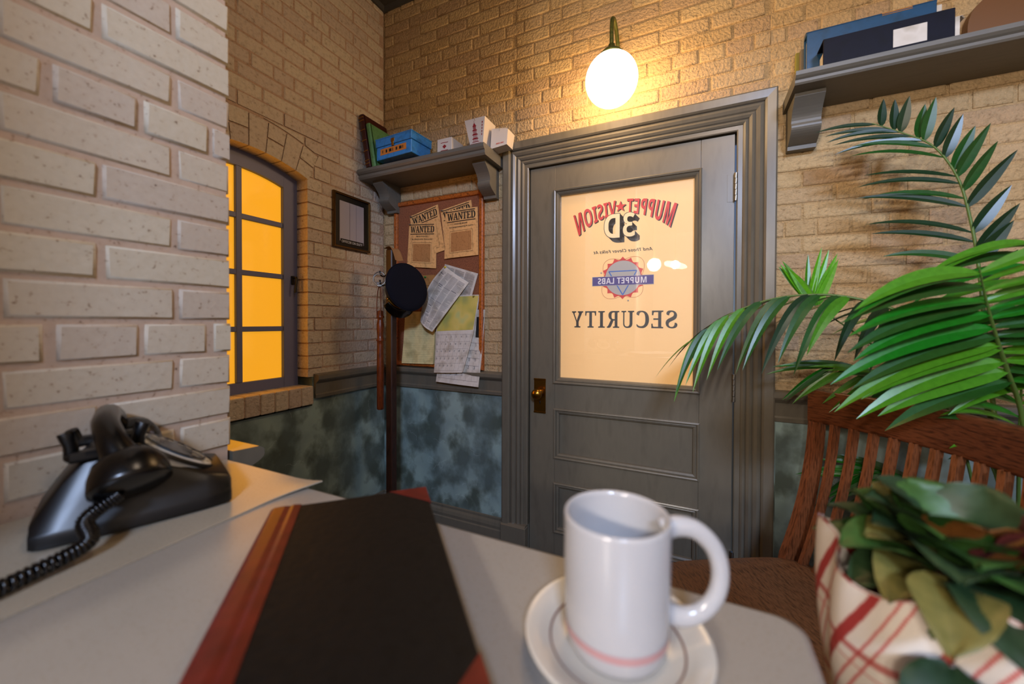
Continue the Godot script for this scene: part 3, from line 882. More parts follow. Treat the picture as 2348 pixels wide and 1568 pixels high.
func build_lamps() -> void:
	var c := Vector3(1.263, 2.013, 0.15)
	var o := thing("wall_lamp", "white glass globe wall lamp on a gooseneck arm above the door", "lamp", Vector3(1.275, 2.16, 0.0))
	var b := B.new()
	lathe(b, sphere_prof(0.097), 40, Transform3D(Basis.IDENTITY, c), 0)
	part(o, "globe", b, M.globe, "glowing white glass globe")
	b = B.new()
	lathe(b, [Vector2(0.034, 0.083), Vector2(0.046, 0.086), Vector2(0.046, 0.092), Vector2(0.036, 0.104), Vector2(0.020, 0.114), Vector2(0.012, 0.120), Vector2(0.012, 0.132), Vector2(0, 0.133)], 24, Transform3D(Basis.IDENTITY, c), 0)
	part(o, "cap", b, M.verdigris)
	b = B.new()
	tube(b, bezier([c + Vector3(0, 0.125, 0), c + Vector3(0, 0.19, 0), c + Vector3(0, 0.235, -0.012), c + Vector3(0.002, 0.248, -0.035), c + Vector3(0.004, 0.232, -0.065), c + Vector3(0.006, 0.19, -0.09), c + Vector3(0.006, 0.12, -0.118), c + Vector3(0.006, 0.07, -0.15)], 40), 0.0075, 10)
	part(o, "gooseneck_arm", b, M.verdigris)
	b = B.new()
	lathe(b, [Vector2(0.04, 0), Vector2(0.04, 0.004), Vector2(0.03, 0.010), Vector2(0.012, 0.014), Vector2(0, 0.015)], 24, Transform3D(Basis(Vector3(1, 0, 0), PI / 2), Vector3(c.x + 0.006, c.y + 0.07, 0)), 0)
	part(o, "wall_plate", b, M.verdigris)
	var l := OmniLight3D.new()
	l.name = "globe_light"
	l.position = c; l.light_color = Color(1.0, 0.80, 0.53); l.light_energy = 0.37; l.light_size = 0.09; l.omni_range = 12.0; l.omni_attenuation = 2.0; l.shadow_enabled = true
	add_child(l)
	# globe pendant of the office itself, above the picture's upper edge
	var p2 := Vector3(1.75, 2.46, 1.30)
	var q2 := thing("ceiling_lamp", "white globe lamp hanging above the desk, outside the picture", "lamp", Vector3(p2.x, CEIL, p2.z))
	b = B.new(); lathe(b, sphere_prof(0.097), 24, Transform3D(Basis.IDENTITY, p2), 0); part(q2, "globe", b, M.globe)
	b = B.new(); tube(b, [Vector3(p2.x, p2.y + 0.09, p2.z), Vector3(p2.x, CEIL, p2.z)], 0.008, 8); part(q2, "stem", b, M.verdigris)
	l = OmniLight3D.new()
	l.name = "ceiling_light"
	l.position = p2; l.light_color = Color(1.0, 0.89, 0.78); l.light_energy = 0.46; l.light_size = 0.09; l.omni_range = 12.0; l.omni_attenuation = 2.0; l.shadow_enabled = true
	add_child(l, true)
	# lights of the public area behind the viewer, two of them mirrored in the door glass
	var p := Vector3(1.057, 1.852, 3.735)
	var q := thing("pendant_lamp", "white globe pendant behind the viewer, mirrored in the door glass", "lamp", Vector3(p.x, CEIL, p.z))
	b = B.new(); lathe(b, sphere_prof(0.085), 24, Transform3D(Basis.IDENTITY, p), 0); part(q, "globe", b, M.lobby_globe)
	b = B.new(); tube(b, [Vector3(p.x, p.y + 0.08, p.z), Vector3(p.x, CEIL, p.z)], 0.008, 8); part(q, "stem", b, M.verdigris)
	l = OmniLight3D.new()
	l.name = "pendant_light"
	l.position = p; l.light_color = Color(1.0, 0.95, 0.90); l.light_energy = PENDANT; l.light_size = 0.085; l.omni_range = 12.0; l.omni_attenuation = 2.0; l.shadow_enabled = true
	add_child(l, true)
	q = thing("tube_lamp", "long white tube lamp behind the viewer, mirrored in the door glass", "lamp", Vector3(1.31, CEIL, 3.75))
	b = B.new()
	tube(b, [Vector3(1.18, 1.868, 3.745), Vector3(1.185, 1.867, 3.745), Vector3(1.21, 1.862, 3.745), Vector3(1.31, 1.84, 3.75), Vector3(1.40, 1.815, 3.755), Vector3(1.44, 1.805, 3.76), Vector3(1.45, 1.803, 3.76)], [0.004, 0.02, 0.036, 0.045, 0.036, 0.018, 0.004], 16)
	part(q, "glowing_tube", b, M.lobby_globe)
	b = B.new(); tube(b, [Vector3(1.31, 1.87, 3.75), Vector3(1.31, CEIL, 3.75)], 0.006, 8); part(q, "stem", b, M.verdigris)
	l = OmniLight3D.new()
	l.name = "tube_light"
	l.position = Vector3(1.31, 1.84, 3.75); l.light_color = Color(1.0, 0.96, 0.92); l.light_energy = PENDANT * 0.6; l.light_size = 0.05; l.omni_range = 12.0; l.omni_attenuation = 2.0; l.shadow_enabled = true
	add_child(l, true)
	q = thing("panel_lamp", "cool white panel lamp under the ceiling behind the viewer", "lamp", Vector3(PANEL.origin.x, CEIL, PANEL.origin.z))
	b = B.new(); cbox(b, Vector3(-0.27, -0.17, 0.002), Vector3(0.27, 0.17, 0.03), 0.004, PANEL); part(q, "housing", b, M.trim)
	b = B.new(); cbox(b, Vector3(-0.25, -0.15, -0.002), Vector3(0.25, 0.15, 0.002), 0.0, PANEL); part(q, "glowing_panel", b, M.panel_light)
	b = B.new(); tube(b, [PANEL * Vector3(0, 0, 0.02), Vector3(PANEL.origin.x, CEIL, PANEL.origin.z + 0.02)], 0.01, 8); part(q, "stem", b, M.trim)

func sphere_prof(r: float) -> Array:
	var o := []
	for i in 25:
		var a := -PI / 2 + PI * i / 24.0
		o.append(Vector2(maxf(cos(a) * r, 0.0), sin(a) * r))
	o[0].x = 0.0; o[24].x = 0.0
	return o

# ---------------------------------------------------------------- things
func build_objects() -> void:
	build_shelves()
	build_board()
	build_picture()
	build_coat_stand()
	build_desk()
	build_phone()
	build_mug()
	build_chair()
	build_palm()
	build_bouquet()
	build_shelf_items()

func bracket(o: Node3D, x0: float, x1: float, top: float) -> void:
	# scrolled corbel: side outline in (z, y), run across x
	var p := PackedVector2Array([Vector2(0, top), Vector2(0.135, top)])
	for i in 9:
		var a := i / 8.0
		p.append(Vector2(0.135 - 0.045 * sin(a * PI * 0.5) - 0.004 * a, top - 0.012 - 0.062 * a))
	for i in range(1, 10):
		var a := i / 9.0
		p.append(Vector2(0.090 - 0.058 * pow(a, 1.6) + 0.010 * sin(a * PI), top - 0.078 - 0.050 * a))
	p.append(Vector2(0.030, top - 0.140)); p.append(Vector2(0, top - 0.140))
	var b := B.new()
	run(b, p, Vector3(x0, 0, 0), Vector3(x1, 0, 0), Vector3(0, 0, 1))
	part(o, "bracket", b, M.shelf)

func build_shelves() -> void:
	var o := thing("wall_shelf", "grey wooden shelf above the notice board, holding books and boxes", "shelf", Vector3(0.37, 1.818, 0))
	var prof := PackedVector2Array([Vector2(0, 1.818), Vector2(0.176, 1.818), Vector2(0.182, 1.826), Vector2(0.182, 1.838), Vector2(0.188, 1.842), Vector2(0.194, 1.850), Vector2(0.194, 1.862), Vector2(0.190, 1.866), Vector2(0, 1.866)])
	var b := B.new(); run(b, prof, Vector3(0.003, 0, 0), Vector3(0.735, 0, 0), Vector3(0, 0, 1)); part(o, "board", b, M.shelf)
	bracket(o, 0.05, 0.115, 1.818); bracket(o, 0.645, 0.71, 1.818)
	o = thing("wall_shelf", "long grey wooden shelf right of the door, holding blue binders", "shelf", Vector3(2.38, 1.829, 0))
	var pr2 := PackedVector2Array([Vector2(0, 1.829), Vector2(0.186, 1.829), Vector2(0.190, 1.834), Vector2(0.190, 1.842), Vector2(0.196, 1.846), Vector2(0.202, 1.852), Vector2(0.202, 1.864), Vector2(0, 1.866)])
	b = B.new(); run(b, pr2, Vector3(1.828, 0, 0), Vector3(2.93, 0, 0), Vector3(0, 0, 1)); part(o, "board", b, M.shelf)
	bracket(o, 1.838, 1.918, 1.829); bracket(o, 2.72, 2.80, 1.829)

# ---- paper things on the notice board
func sheet(c: Array, z: float, bulge := 0.0, lift := 0.0) -> Callable:
	# corners top left, top right, bottom right, bottom left; bulge bows the middle out, lift raises the bottom edge
	return func(u: float, v: float) -> Vector3:
		var p: Vector2 = c[3].lerp(c[2], u).lerp(c[0].lerp(c[1], u), v)
		return Vector3(p.x, p.y, z + bulge * sin(u * PI) + lift * pow(1.0 - v, 2.0))

func put_sheet(b: B, f: Callable, n := 8) -> void:
	patch(b, f, n, n, 0)
	patch(b, func(u, v): return f.call(1.0 - u, v) - Vector3(0, 0, 0.0005), n, n, 1)

func strip(b: B, f: Callable, u0: float, u1: float, v0: float, v1: float, e := 0.0008, n := 6) -> void:
	patch(b, func(u, v): return f.call(lerpf(u0, u1, u), lerpf(v0, v1, v)) + Vector3(0, 0, e), n, 1, 0)

func above(f: Callable, e: float) -> Callable:
	return func(u, v): return f.call(u, v) + Vector3(0, 0, e)

func pin(o: Node3D, p: Vector3, c: Color) -> void:
	var b := B.new()
	lathe(b, [Vector2(0.0045, 0), Vector2(0.0045, 0.0015), Vector2(0.0025, 0.003), Vector2(0.0028, 0.008), Vector2(0.0042, 0.009), Vector2(0.003, 0.0105), Vector2(0, 0.011)], 12, Transform3D(Basis(Vector3(1, 0, 0), PI / 2), p))
	part(o, "pushpin", b, mat(c, 0.3))

func poster(label: String, c: Array, z: float, paper: Material, name_line: String, crime: String, bulge: float, with_text := true) -> void:
	var mid: Vector2 = (c[0] + c[2]) / 2.0
	var o := thing("wanted_poster", label, "poster", Vector3(mid.x, mid.y, z), "wanted posters on the notice board")
	var f := sheet(c, z, bulge, 0.004)
	var b := B.new(); put_sheet(b, f); part(o, "paper", b, paper)
	var black: Material = M.ink
	b = B.new()
	text(b, "WANTED", serif, above(f, 0.001), 0.07, 0.93, 0.785, 0.935)
	text(b, "WANTED", serif, func(u, v): return f.call(u + 0.006, v) + Vector3(0, 0, 0.0012), 0.07, 0.93, 0.785, 0.935)
	strip(b, f, 0.07, 0.93, 0.955, 0.972); strip(b, f, 0.07, 0.93, 0.745, 0.762)
	if with_text:
		text(b, name_line, sans, above(f, 0.001), 0.30, 0.70, 0.685, 0.715)
		text(b, crime, sans, above(f, 0.001), 0.14, 0.90, 0.615, 0.655)
	for l in [[0.16, 0.165, 0.10, 0.56], [0.845, 0.85, 0.10, 0.56]]: strip(b, f, l[0], l[1], l[2], l[3], 0.0008, 1)
	strip(b, f, 0.16, 0.85, 0.555, 0.56); strip(b, f, 0.16, 0.85, 0.10, 0.105)
	part(o, "print", b, black)
	if with_text:
		b = B.new(); strip(b, f, 0.20, 0.81, 0.13, 0.53, 0.0007); part(o, "picture_panel", b, M.sepia_dark, "blank brown picture panel")
	pin(o, f.call(0.06, 0.97), Color(0.30, 0.28, 0.25))

func lerp4(c: Array, u0: float, v0: float, u1: float, v1: float) -> Array:
	var f := sheet(c, 0)
	var g := func(u, v): var p: Vector3 = f.call(u, v); return Vector2(p.x, p.y)
	return [g.call(u0, v1), g.call(u1, v1), g.call(u1, v0), g.call(u0, v0)]

func build_board() -> void:
	M.ink = mat(Color(0.035, 0.03, 0.025), 0.7)
	var pap := noise_tex(256, 0.02, [Color(0.82, 0.8, 0.76), Color(1, 1, 1), Color(0.93, 0.92, 0.9)], [0.0, 0.5, 1.0], 4, 41)
	M.sepia = textured(mat(Color(0.85, 0.65, 0.41), 0.8), pap, Vector3(6, 6, 6))
	M.sepia_dark = textured(mat(Color(0.66, 0.46, 0.26), 0.8), pap, Vector3(14, 14, 14))
	M.white_paper = textured(mat(Color(0.78, 0.76, 0.73), 0.8), pap, Vector3(2, 2, 2))
	M.yellow_paper = textured(mat(Color(0.84, 0.77, 0.55), 0.8), pap, Vector3(2, 2, 2))
	M.brown_paper = textured(mat(Color(0.62, 0.43, 0.22), 0.85), pap, Vector3(5, 5, 5))
	for m in [M.white_paper, M.yellow_paper, M.sepia]:
		m.backlight_enabled = true; m.backlight = Color(0.10, 0.09, 0.07)
	var o := thing("notice_board", "cork notice board in an orange wood frame left of the door", "notice board", Vector3(0.36, 0.862, 0))
	var b := B.new(); cbox(b, Vector3(0.09, 0.866, 0), Vector3(0.628, 1.730, 0.008), 0); part(o, "cork", b, M.cork)
	b = B.new()
	var prof := [Vector2(-0.014, 0.006), Vector2(-0.013, 0.015), Vector2(-0.010, 0.019), Vector2(0.004, 0.021), Vector2(0.009, 0.017), Vector2(0.010, 0.0)]
	for s in 4: frame_side(b, 0.093, 0.624, 0.874, 1.725, prof, s)
	part(o, "frame", b, M.frame_wood)
	var V := func(x, y): return Vector2(x, y)
	poster("tilted wanted poster tucked behind the lower left wanted poster", [Vector2(0.1845, 1.6542), Vector2(0.3653, 1.6961), Vector2(0.412, 1.4600), Vector2(0.234, 1.4200)], 0.0095, M.sepia, "", "", 0.0, false)
	poster("tilted wanted poster tucked behind the wanted poster with comic charge", [Vector2(0.3827, 1.6631), Vector2(0.5631, 1.6934), Vector2(0.597, 1.462), Vector2(0.417, 1.432)], 0.0100, M.sepia, "", "", 0.0, false)
	poster("lower left wanted poster reading by absolutely everyone", [Vector2(0.1845, 1.6155), Vector2(0.3579, 1.6038), Vector2(0.3604, 1.370), Vector2(0.1731, 1.390)], 0.013, M.sepia, "MISS PIGGY", "By Absolutely Everyone !", 0.003)
	poster("right wanted poster reading for impersonating a comic", [Vector2(0.4141, 1.6532), Vector2(0.6011, 1.6549), Vector2(0.6085, 1.4213), Vector2(0.4115, 1.4147)], 0.013, M.sepia, "FOZZIE BEAR", "For Impersonating A Comic !", 0.003)
	# brown memo behind the cap
	var f := sheet([Vector2(0.262, 1.340), Vector2(0.372, 1.337), Vector2(0.362, 1.195), Vector2(0.256, 1.195)], 0.010, 0.004)
	o = thing("memo", "small brown memo held by a green pin beside the cap", "note", Vector3(0.315, 1.27, 0.01))
	b = B.new(); put_sheet(b, f); part(o, "paper", b, M.brown_paper)
	b = B.new()
	for i in 5: strip(b, f, 0.12, 0.85, 0.62 - i * 0.11, 0.63 - i * 0.11)
	part(o, "print", b, M.ink)
	pin(o, f.call(0.28, 0.93), Color(0.05, 0.45, 0.18))
	# ruled pad
	f = sheet([Vector2(0.1632, 1.1500), Vector2(0.358, 1.1526), Vector2(0.3521, 0.8831), Vector2(0.1497, 0.8786)], 0.020, 0.0, 0.012)
	o = thing("legal_pad", "yellow ruled writing pad pinned below the cap", "notepad", Vector3(0.255, 1.01, 0.02))
	b = B.new(); put_sheet(b, f)
	for s in [[0.0, 0.0, 0.0, 1.0], [1.0, 1.0, 0.0, 1.0]]:
		patch(b, func(u, v): var q: Vector3 = f.call(s[0], v); q.z = lerpf(0.0085, q.z, u if s[0] == 0.0 else 1.0 - u); return q, 1, 6, 2)
	patch(b, func(u, v): var q: Vector3 = f.call(u, 0.0); q.z = lerpf(0.0085, q.z, v); return q, 6, 1, 3)
	part(o, "paper", b, M.yellow_paper)
	b = B.new()
	for i in 26: strip(b, f, 0.0, 1.0, 0.04 + i * 0.034, 0.0425 + i * 0.034, 0.0005)
	part(o, "print", b, mat(Color(0.50, 0.52, 0.38), 0.8))
	# calendar: picture leaf, month leaf, last leaf
	o = thing("wall_calendar", "wall calendar with a yellow green picture and curling pages", "calendar", Vector3(0.49, 1.0, 0.012))
	f = sheet([Vector2(0.395, 1.1600), Vector2(0.6419, 1.1575), Vector2(0.6236, 0.7874), Vector2(0.3771, 0.7974)], 0.0105, 0.002, 0.030)
	b = B.new(); put_sheet(b, f); var leaf := part(o, "back_page", b, M.white_paper)
	b = B.new(); strip(b, f, 0.83, 0.985, 0.635, 0.905); part(leaf, "picture", b, mat(Color(0.03, 0.03, 0.035), 0.6))
	b = B.new(); calendar_grid(b, f, 0.04, 0.96, 0.06, 0.56); part(leaf, "print", b, mat(Color(0.45, 0.43, 0.42), 0.8))
	f = sheet([Vector2(0.3693, 1.0470), Vector2(0.5921, 1.0560), Vector2(0.5385, 0.8528), Vector2(0.3708, 0.8431)], 0.032, 0.006, 0.016)
	b = B.new(); put_sheet(b, f); leaf = part(o, "month_page", b, M.white_paper)
	b = B.new(); calendar_grid(b, f, 0.03, 0.97, 0.05, 0.92); part(leaf, "print", b, mat(Color(0.42, 0.40, 0.40), 0.8))
	f = sheet([Vector2(0.395, 1.2270), Vector2(0.6168, 1.2302), Vector2(0.5921, 1.0558), Vector2(0.3706, 1.0452)], 0.018, 0.004, 0.014)
	b = B.new(); put_sheet(b, f); leaf = part(o, "picture_page", b, M.white_paper)
	b = B.new(); strip(b, f, 0.02, 0.98, 0.03, 0.97)
	var pic := noise_tex(256, 0.012, [Color(0.60, 0.62, 0.36), Color(0.74, 0.69, 0.34), Color(0.80, 0.73, 0.40), Color(0.70, 0.73, 0.48)], [0.0, 0.4, 0.7, 1.0], 2, 8)
	part(leaf, "picture", b, textured(mat(Color(0.95, 0.95, 0.95), 0.6), pic, Vector3(3, 3, 3)), "plain painted yellow green picture")
	pin(o, f.call(0.87, 0.96), Color(0.55, 0.50, 0.25))
	# newspaper cutting, the front leaf curling forward
	o = thing("newspaper_cutting", "grey newspaper page folded and curling over the calendar", "newspaper", Vector3(0.45, 1.2, 0.012))
	f = sheet([Vector2(0.4131, 1.3896), Vector2(0.6054, 1.3321), Vector2(0.5640, 1.205), Vector2(0.372, 1.262)], 0.014, 0.003)
	b = B.new(); put_sheet(b, f); leaf = part(o, "back_leaf", b, M.white_paper)
	b = B.new(); newsprint(b, f, 3, 0.05, 0.95); part(leaf, "print", b, mat(Color(0.36, 0.35, 0.36), 0.8))
	var edge_l := [Vector3(0.4165, 1.3800, 0.020), Vector3(0.3560, 1.3140, 0.034), Vector3(0.3235, 1.2484, 0.048), Vector3(0.3040, 1.1609, 0.060), Vector3(0.3030, 1.1000, 0.068)]
	var edge_r := [Vector3(0.5576, 1.2900, 0.020), Vector3(0.5120, 1.2280, 0.034), Vector3(0.4660, 1.1680, 0.046), Vector3(0.4200, 1.1080, 0.056), Vector3(0.3720, 1.0480, 0.064)]
	var el := bezier(edge_l, 24); var er := bezier(edge_r, 24)
	f = func(u: float, v: float) -> Vector3:
		var k := (1.0 - v) * 24.0
		var i: int = min(int(k), 23)
		var a: Vector3 = el[i].lerp(el[i + 1], k - i); var c: Vector3 = er[i].lerp(er[i + 1], k - i)
		return a.lerp(c, u) + Vector3(0, 0, 0.016 * sin(u * PI))
	b = B.new(); patch(b, f, 10, 16, 0); patch(b, func(u, v): return f.call(1.0 - u, v) - Vector3(0, 0, 0.0006), 10, 16, 1)
	leaf = part(o, "front_leaf", b, M.white_paper)
	b = B.new(); newsprint(b, f, 4, 0.04, 0.96)
	text(b, "1", sans, above(f, 0.001), 0.05, 0.11, 0.83, 0.90)
	part(leaf, "print", b, mat(Color(0.36, 0.35, 0.37), 0.8))
	pin(o, f.call(0.07, 0.985), Color(0.75, 0.68, 0.05))

func calendar_grid(b: B, f: Callable, u0: float, u1: float, v0: float, v1: float) -> void:
	for i in 6: strip(b, f, u0, u1, lerpf(v0, v1, i / 5.0), lerpf(v0, v1, i / 5.0) + 0.004, 0.0006, 8)
	for i in 8: strip(b, f, lerpf(u0, u1, i / 7.0), lerpf(u0, u1, i / 7.0) + 0.003, v0, v1, 0.0006, 1)
	var n := 1
	for r in 5:
		for c in 7:
			if (r == 0 and c < 2) or n > 31: continue
			var uu := lerpf(u0, u1, (c + 0.12) / 7.0); var vv := lerpf(v1, v0, (r + 0.42) / 5.0)
			text(b, str(n), sans, above(f, 0.0007), uu, uu + (0.018 if n < 10 else 0.034), vv, vv + 0.045)
			n += 1

func newsprint(b: B, f: Callable, cols: int, v0: float, v1: float) -> void:
	# fine rows of print in columns
	for c in cols:
		var u0 := 0.05 + 0.92 * c / cols; var u1 := 0.05 + 0.92 * (c + 1) / cols - 0.03
		var v := v1 - 0.03
		while v > v0:
			if rng.randf() < 0.035:
				strip(b, f, u0, lerpf(u0, u1, 0.8), v - 0.010, v, 0.0008, 2); v -= 0.03; continue
			strip(b, f, u0, lerpf(u0, u1, 1.0 if rng.randf() < 0.85 else rng.randf_range(0.3, 0.9)), v - 0.0035, v, 0.0007, 3)
			v -= 0.0115
	for k in 3:
		strip(b, f, 0.03, 0.97, v0 + (v1 - v0) * (0.2 + 0.28 * k), v0 + (v1 - v0) * (0.2 + 0.28 * k) + 0.003, 0.0009, 6)

func build_picture() -> void:
	var o := thing("framed_photo", "framed grey portrait with an officer caption on the window wall", "picture", Vector3(0.0, 1.585, 0.23))
	var fr := Transform3D(Basis(Vector3(0, 0, -1), Vector3(0, 1, 0), Vector3(1, 0, 0)), Vector3.ZERO) * Transform3D(Basis(Vector3(1, 0, 0), 0.03), Vector3(0, 0, 0.004))
	fr.origin += Vector3(0.0, 0.0, 0.0)
	# local x = -z
	var x0 := -0.336; var x1 := -0.125; var y0 := 1.462; var y1 := 1.712
	var piv := Transform3D(Basis(Vector3(0, 0, -1), Vector3(0, 1, 0), Vector3(1, 0, 0)), Vector3(0.002, 0, 0))
	var b := B.new()
	for s in 4: frame_side(b, x0, x1, y0, y1, [Vector2(-0.004, 0.006), Vector2(-0.003, 0.014), Vector2(0.0, 0.016), Vector2(0.005, 0.016), Vector2(0.007, 0.012), Vector2(0.007, 0.0)], s, piv)
	part(o, "frame", b, mat(Color(0.42, 0.33, 0.20), 0.25, 0.9), "thin gold frame")
	b = B.new(); prism(b, PackedVector2Array([Vector2(x0, y0), Vector2(x1, y0), Vector2(x1, y1), Vector2(x0, y1)]), 0.005, piv); part(o, "mat_board", b, mat(Color(0.02, 0.018, 0.018), 0.5), "black mount")
	b = B.new(); prism(b, PackedVector2Array([Vector2(-0.304, 1.488), Vector2(-0.154, 1.488), Vector2(-0.154, 1.682), Vector2(-0.304, 1.682)]), 0.0008, piv.translated_local(Vector3(0, 0, 0.005)))
	var ph := part(o, "photograph", b, mat(Color(0.62, 0.60, 0.63), 0.35), "plain grey studio backdrop")
	b = B.new()
	for x in [-0.246, -0.243, -0.205]: prism(b, PackedVector2Array([Vector2(x, 1.488), Vector2(x + 0.0014, 1.488), Vector2(x + 0.0014, 1.682), Vector2(x, 1.682)]), 0.0003, piv.translated_local(Vector3(0, 0, 0.0056)))
	part(ph, "backdrop_seam", b, mat(Color(0.40, 0.38, 0.41), 0.5))
	b = B.new(); prism(b, PackedVector2Array([Vector2(-0.300, 1.476), Vector2(-0.158, 1.476), Vector2(-0.158, 1.500), Vector2(-0.300, 1.500)]), 0.001, piv.translated_local(Vector3(0, 0, 0.0056))); var cp := part(o, "caption_plate", b, mat(Color(0.015, 0.015, 0.015), 0.4))
	b = B.new(); text(b, "OFFICER ON DUTY", sans_regular, func(u, v): return piv * Vector3(lerpf(-0.293, -0.165, u), lerpf(1.482, 1.494, v), 0.0072), 0, 1, 0, 1)
	part(cp, "lettering", b, mat(Color(0.85, 0.85, 0.85), 0.5))

func build_coat_stand() -> void:
	var P := Vector3(0.215, 0, 0.18)
	var o := thing("coat_stand", "dark wooden square post coat stand in the corner", "coat stand", P)
	var b := B.new(); cbox(b, P + Vector3(-0.019, 0.06, -0.019), P + Vector3(0.019, 1.448, 0.019), 0.004); part(o, "post", b, M.stand)
	for i in 4:
		b = B.new()
		var a := PI / 4 + PI / 2 * i
		cbox(b, Vector3(0.012, 0.02, -0.014), Vector3(0.13, 0.055, 0.014), 0.004, Transform3D(Basis(Vector3.UP, a), P))
		cbox(b, Vector3(0.10, 0.0, -0.014), Vector3(0.13, 0.021, 0.014), 0.003, Transform3D(Basis(Vector3.UP, a), P))
		part(o, "foot", b, M.stand)
	for h in [[1.33, -1.0], [1.285, -1.0], [1.30, 1.0]]:
		b = B.new()
		var s: float = h[1]
		tube(b, bezier([P + Vector3(s * 0.019, h[0], 0.005), P + Vector3(s * 0.045, h[0] - 0.010, 0.005), P + Vector3(s * 0.062, h[0] - 0.004, 0.005), P + Vector3(s * 0.068, h[0] + 0.014, 0.005)], 12), 0.0035, 8)
		lathe(b, [Vector2(0, 0), Vector2(0.005, 0.003), Vector2(0.005, 0.007), Vector2(0, 0.010)], 10, Transform3D(Basis.IDENTITY, P + Vector3(s * 0.068, h[0] + 0.010, 0.005)), 20)
		part(o, "hook", b, M.black_metal)
	# paper tag lying over the top of the post
	o = thing("paper_scrap", "torn brown paper scrap draped over the coat stand top", "paper", Vector3(P.x, 1.449, P.z))
	b = B.new()
	var f := func(u: float, v: float) -> Vector3:
		var x := lerpf(-0.022, 0.060, u)
		return P + Vector3(x, 1.4500 + 0.006 * sin(u * 4.0) - 0.055 * pow(maxf(u - 0.45, 0.0) / 0.55, 2.0) + 0.003 * sin(v * 5.0 + u * 3.0), lerpf(0.028, -0.028, v) + 0.012 * u)
	patch(b, f, 12, 6, 0); patch(b, func(u, v): return f.call(1.0 - u, v) - Vector3(0, 0.0006, 0), 12, 6, 1)
	part(o, "paper", b, mat(Color(0.50, 0.36, 0.22), 0.85))
	# police cap hung on the right hook
	var c := Vector3(0.335, 1.262, 0.205)
	o = thing("peaked_cap", "navy peaked police cap hung on the coat stand", "cap", c)
	var ax := Vector3(0.90, 0.20, 0.38).normalized()
	var xv := Vector3(-0.30, 0.95, 0.05)
	xv = (xv - ax * xv.dot(ax)).normalized()
	var bs := Basis(xv, ax, xv.cross(ax))
	var squash := Basis.from_scale(Vector3(0.97, 0.92, 0.86))
	var T := Transform3D(bs * squash, c)
	var navy := mat(Color(0.045, 0.048, 0.085), 0.9, 0.0, 0.25)
	b = B.new(); lathe(b, [Vector2(0.086, -0.048), Vector2(0.100, -0.030), Vector2(0.114, -0.014), Vector2(0.118, -0.005), Vector2(0.114, 0.001), Vector2(0.09, 0.005), Vector2(0.05, 0.004), Vector2(0, 0.003)], 48, T, 0); part(o, "crown", b, navy)
	b = B.new(); tube(b, circle_pts(T, 0.1185, -0.004, 48), 0.0022, 6); part(o, "piping", b, navy)
	b = B.new(); lathe(b, [Vector2(0.080, -0.088), Vector2(0.0855, -0.088), Vector2(0.0865, -0.050), Vector2(0.082, -0.046)], 48, T, 0); part(o, "band", b, mat(Color(0.012, 0.012, 0.018), 0.6))
	b = B.new()
	var visor := func(u: float, v: float) -> Vector3:
		var a := lerpf(PI - 1.05, PI + 1.05, u)
		var r := 0.086 + 0.046 * v * pow(cos((u - 0.5) * 2.1), 0.7)
		return T * Vector3(cos(a) * r, -0.086 - 0.030 * v * v, sin(a) * r)
	patch(b, visor, 20, 5, 0); patch(b, func(u, v): return visor.call(1.0 - u, v) - ax * 0.002, 20, 5, 1)
	part(o, "visor", b, mat(Color(0.01, 0.01, 0.012), 0.15))
	b = B.new()
	var strap := []
	for i in 25:
		var a := lerpf(PI - 1.2, PI + 1.2, i / 24.0)
		strap.append(T * Vector3(cos(a) * 0.0895, -0.080, sin(a) * 0.0895))
	tube(b, strap, 0.0035, 6); part(o, "chin_strap", b, mat(Color(0.55, 0.40, 0.10), 0.35, 0.7))
	for s in [-1.2, 1.2]:
		b = B.new(); lathe(b, sphere_prof(0.006), 10, Transform3D(Basis.IDENTITY, T * Vector3(cos(PI + s) * 0.091, -0.080, sin(PI + s) * 0.091)), 0); part(o, "button", b, M.brass)
	# nightstick on its leather thong
	var S := Vector3(0.150, 0, 0.186)
	o = thing("nightstick", "turned orange wood nightstick hanging from the coat stand by a thong", "nightstick", Vector3(S.x, 0.66, S.z))
	b = B.new()
	var prof := [[0, 0.662], [0.0144, 0.664], [0.0174, 0.670], [0.0174, 0.90], [0.0162, 0.985], [0.0162, 1.000], [0.0198, 1.004], [0.0198, 1.009], [0.0156, 1.013], [0.0150, 1.03], [0.0180, 1.06], [0.0180, 1.085], [0.0138, 1.105], [0.0138, 1.112], [0.0186, 1.118], [0.0186, 1.124], [0.0144, 1.130], [0.0138, 1.15], [0.0, 1.156]]
	var pp := []
	for q in prof: pp.append(Vector2(q[0], q[1]))
	lathe(b, pp, 20, Transform3D(Basis.IDENTITY, S), 0); part(o, "shaft", b, M.stick)
	b = B.new()
	for s in [-1, 1]:
		tube(b, bezier([S + Vector3(s * 0.012, 1.118, 0.010), S + Vector3(s * 0.013, 1.18, 0.010), S + Vector3(s * 0.008, 1.25, 0.008), S + Vector3(0.004, 1.281, 0.002)], 16), 0.0035, 6, 0, 0.4)
	part(o, "thong", b, mat(Color(0.42, 0.22, 0.10), 0.6))
	# handcuffs
	var K := Vector3(0.150, 1.315, 0.187)
	o = thing("handcuffs", "steel handcuffs hanging on the coat stand hook", "handcuffs", K)
	for s in [[0.0, 0.0], [0.012, -0.012]]:
		b = B.new()
		var Q := Transform3D(Basis(Vector3.UP, 0.5 + s[0] * 30.0) * Basis(Vector3(1, 0, 0), PI / 2), K + Vector3(-0.006 + s[0], s[1], s[0]))
		tube(b, circle_pts(Q, 0.028, 0, 32), 0.0028, 8)
		cbox(b, Vector3(-0.012, -0.004, 0.022), Vector3(0.012, 0.004, 0.034), 0.002, Q)
		part(o, "cuff", b, M.steel)
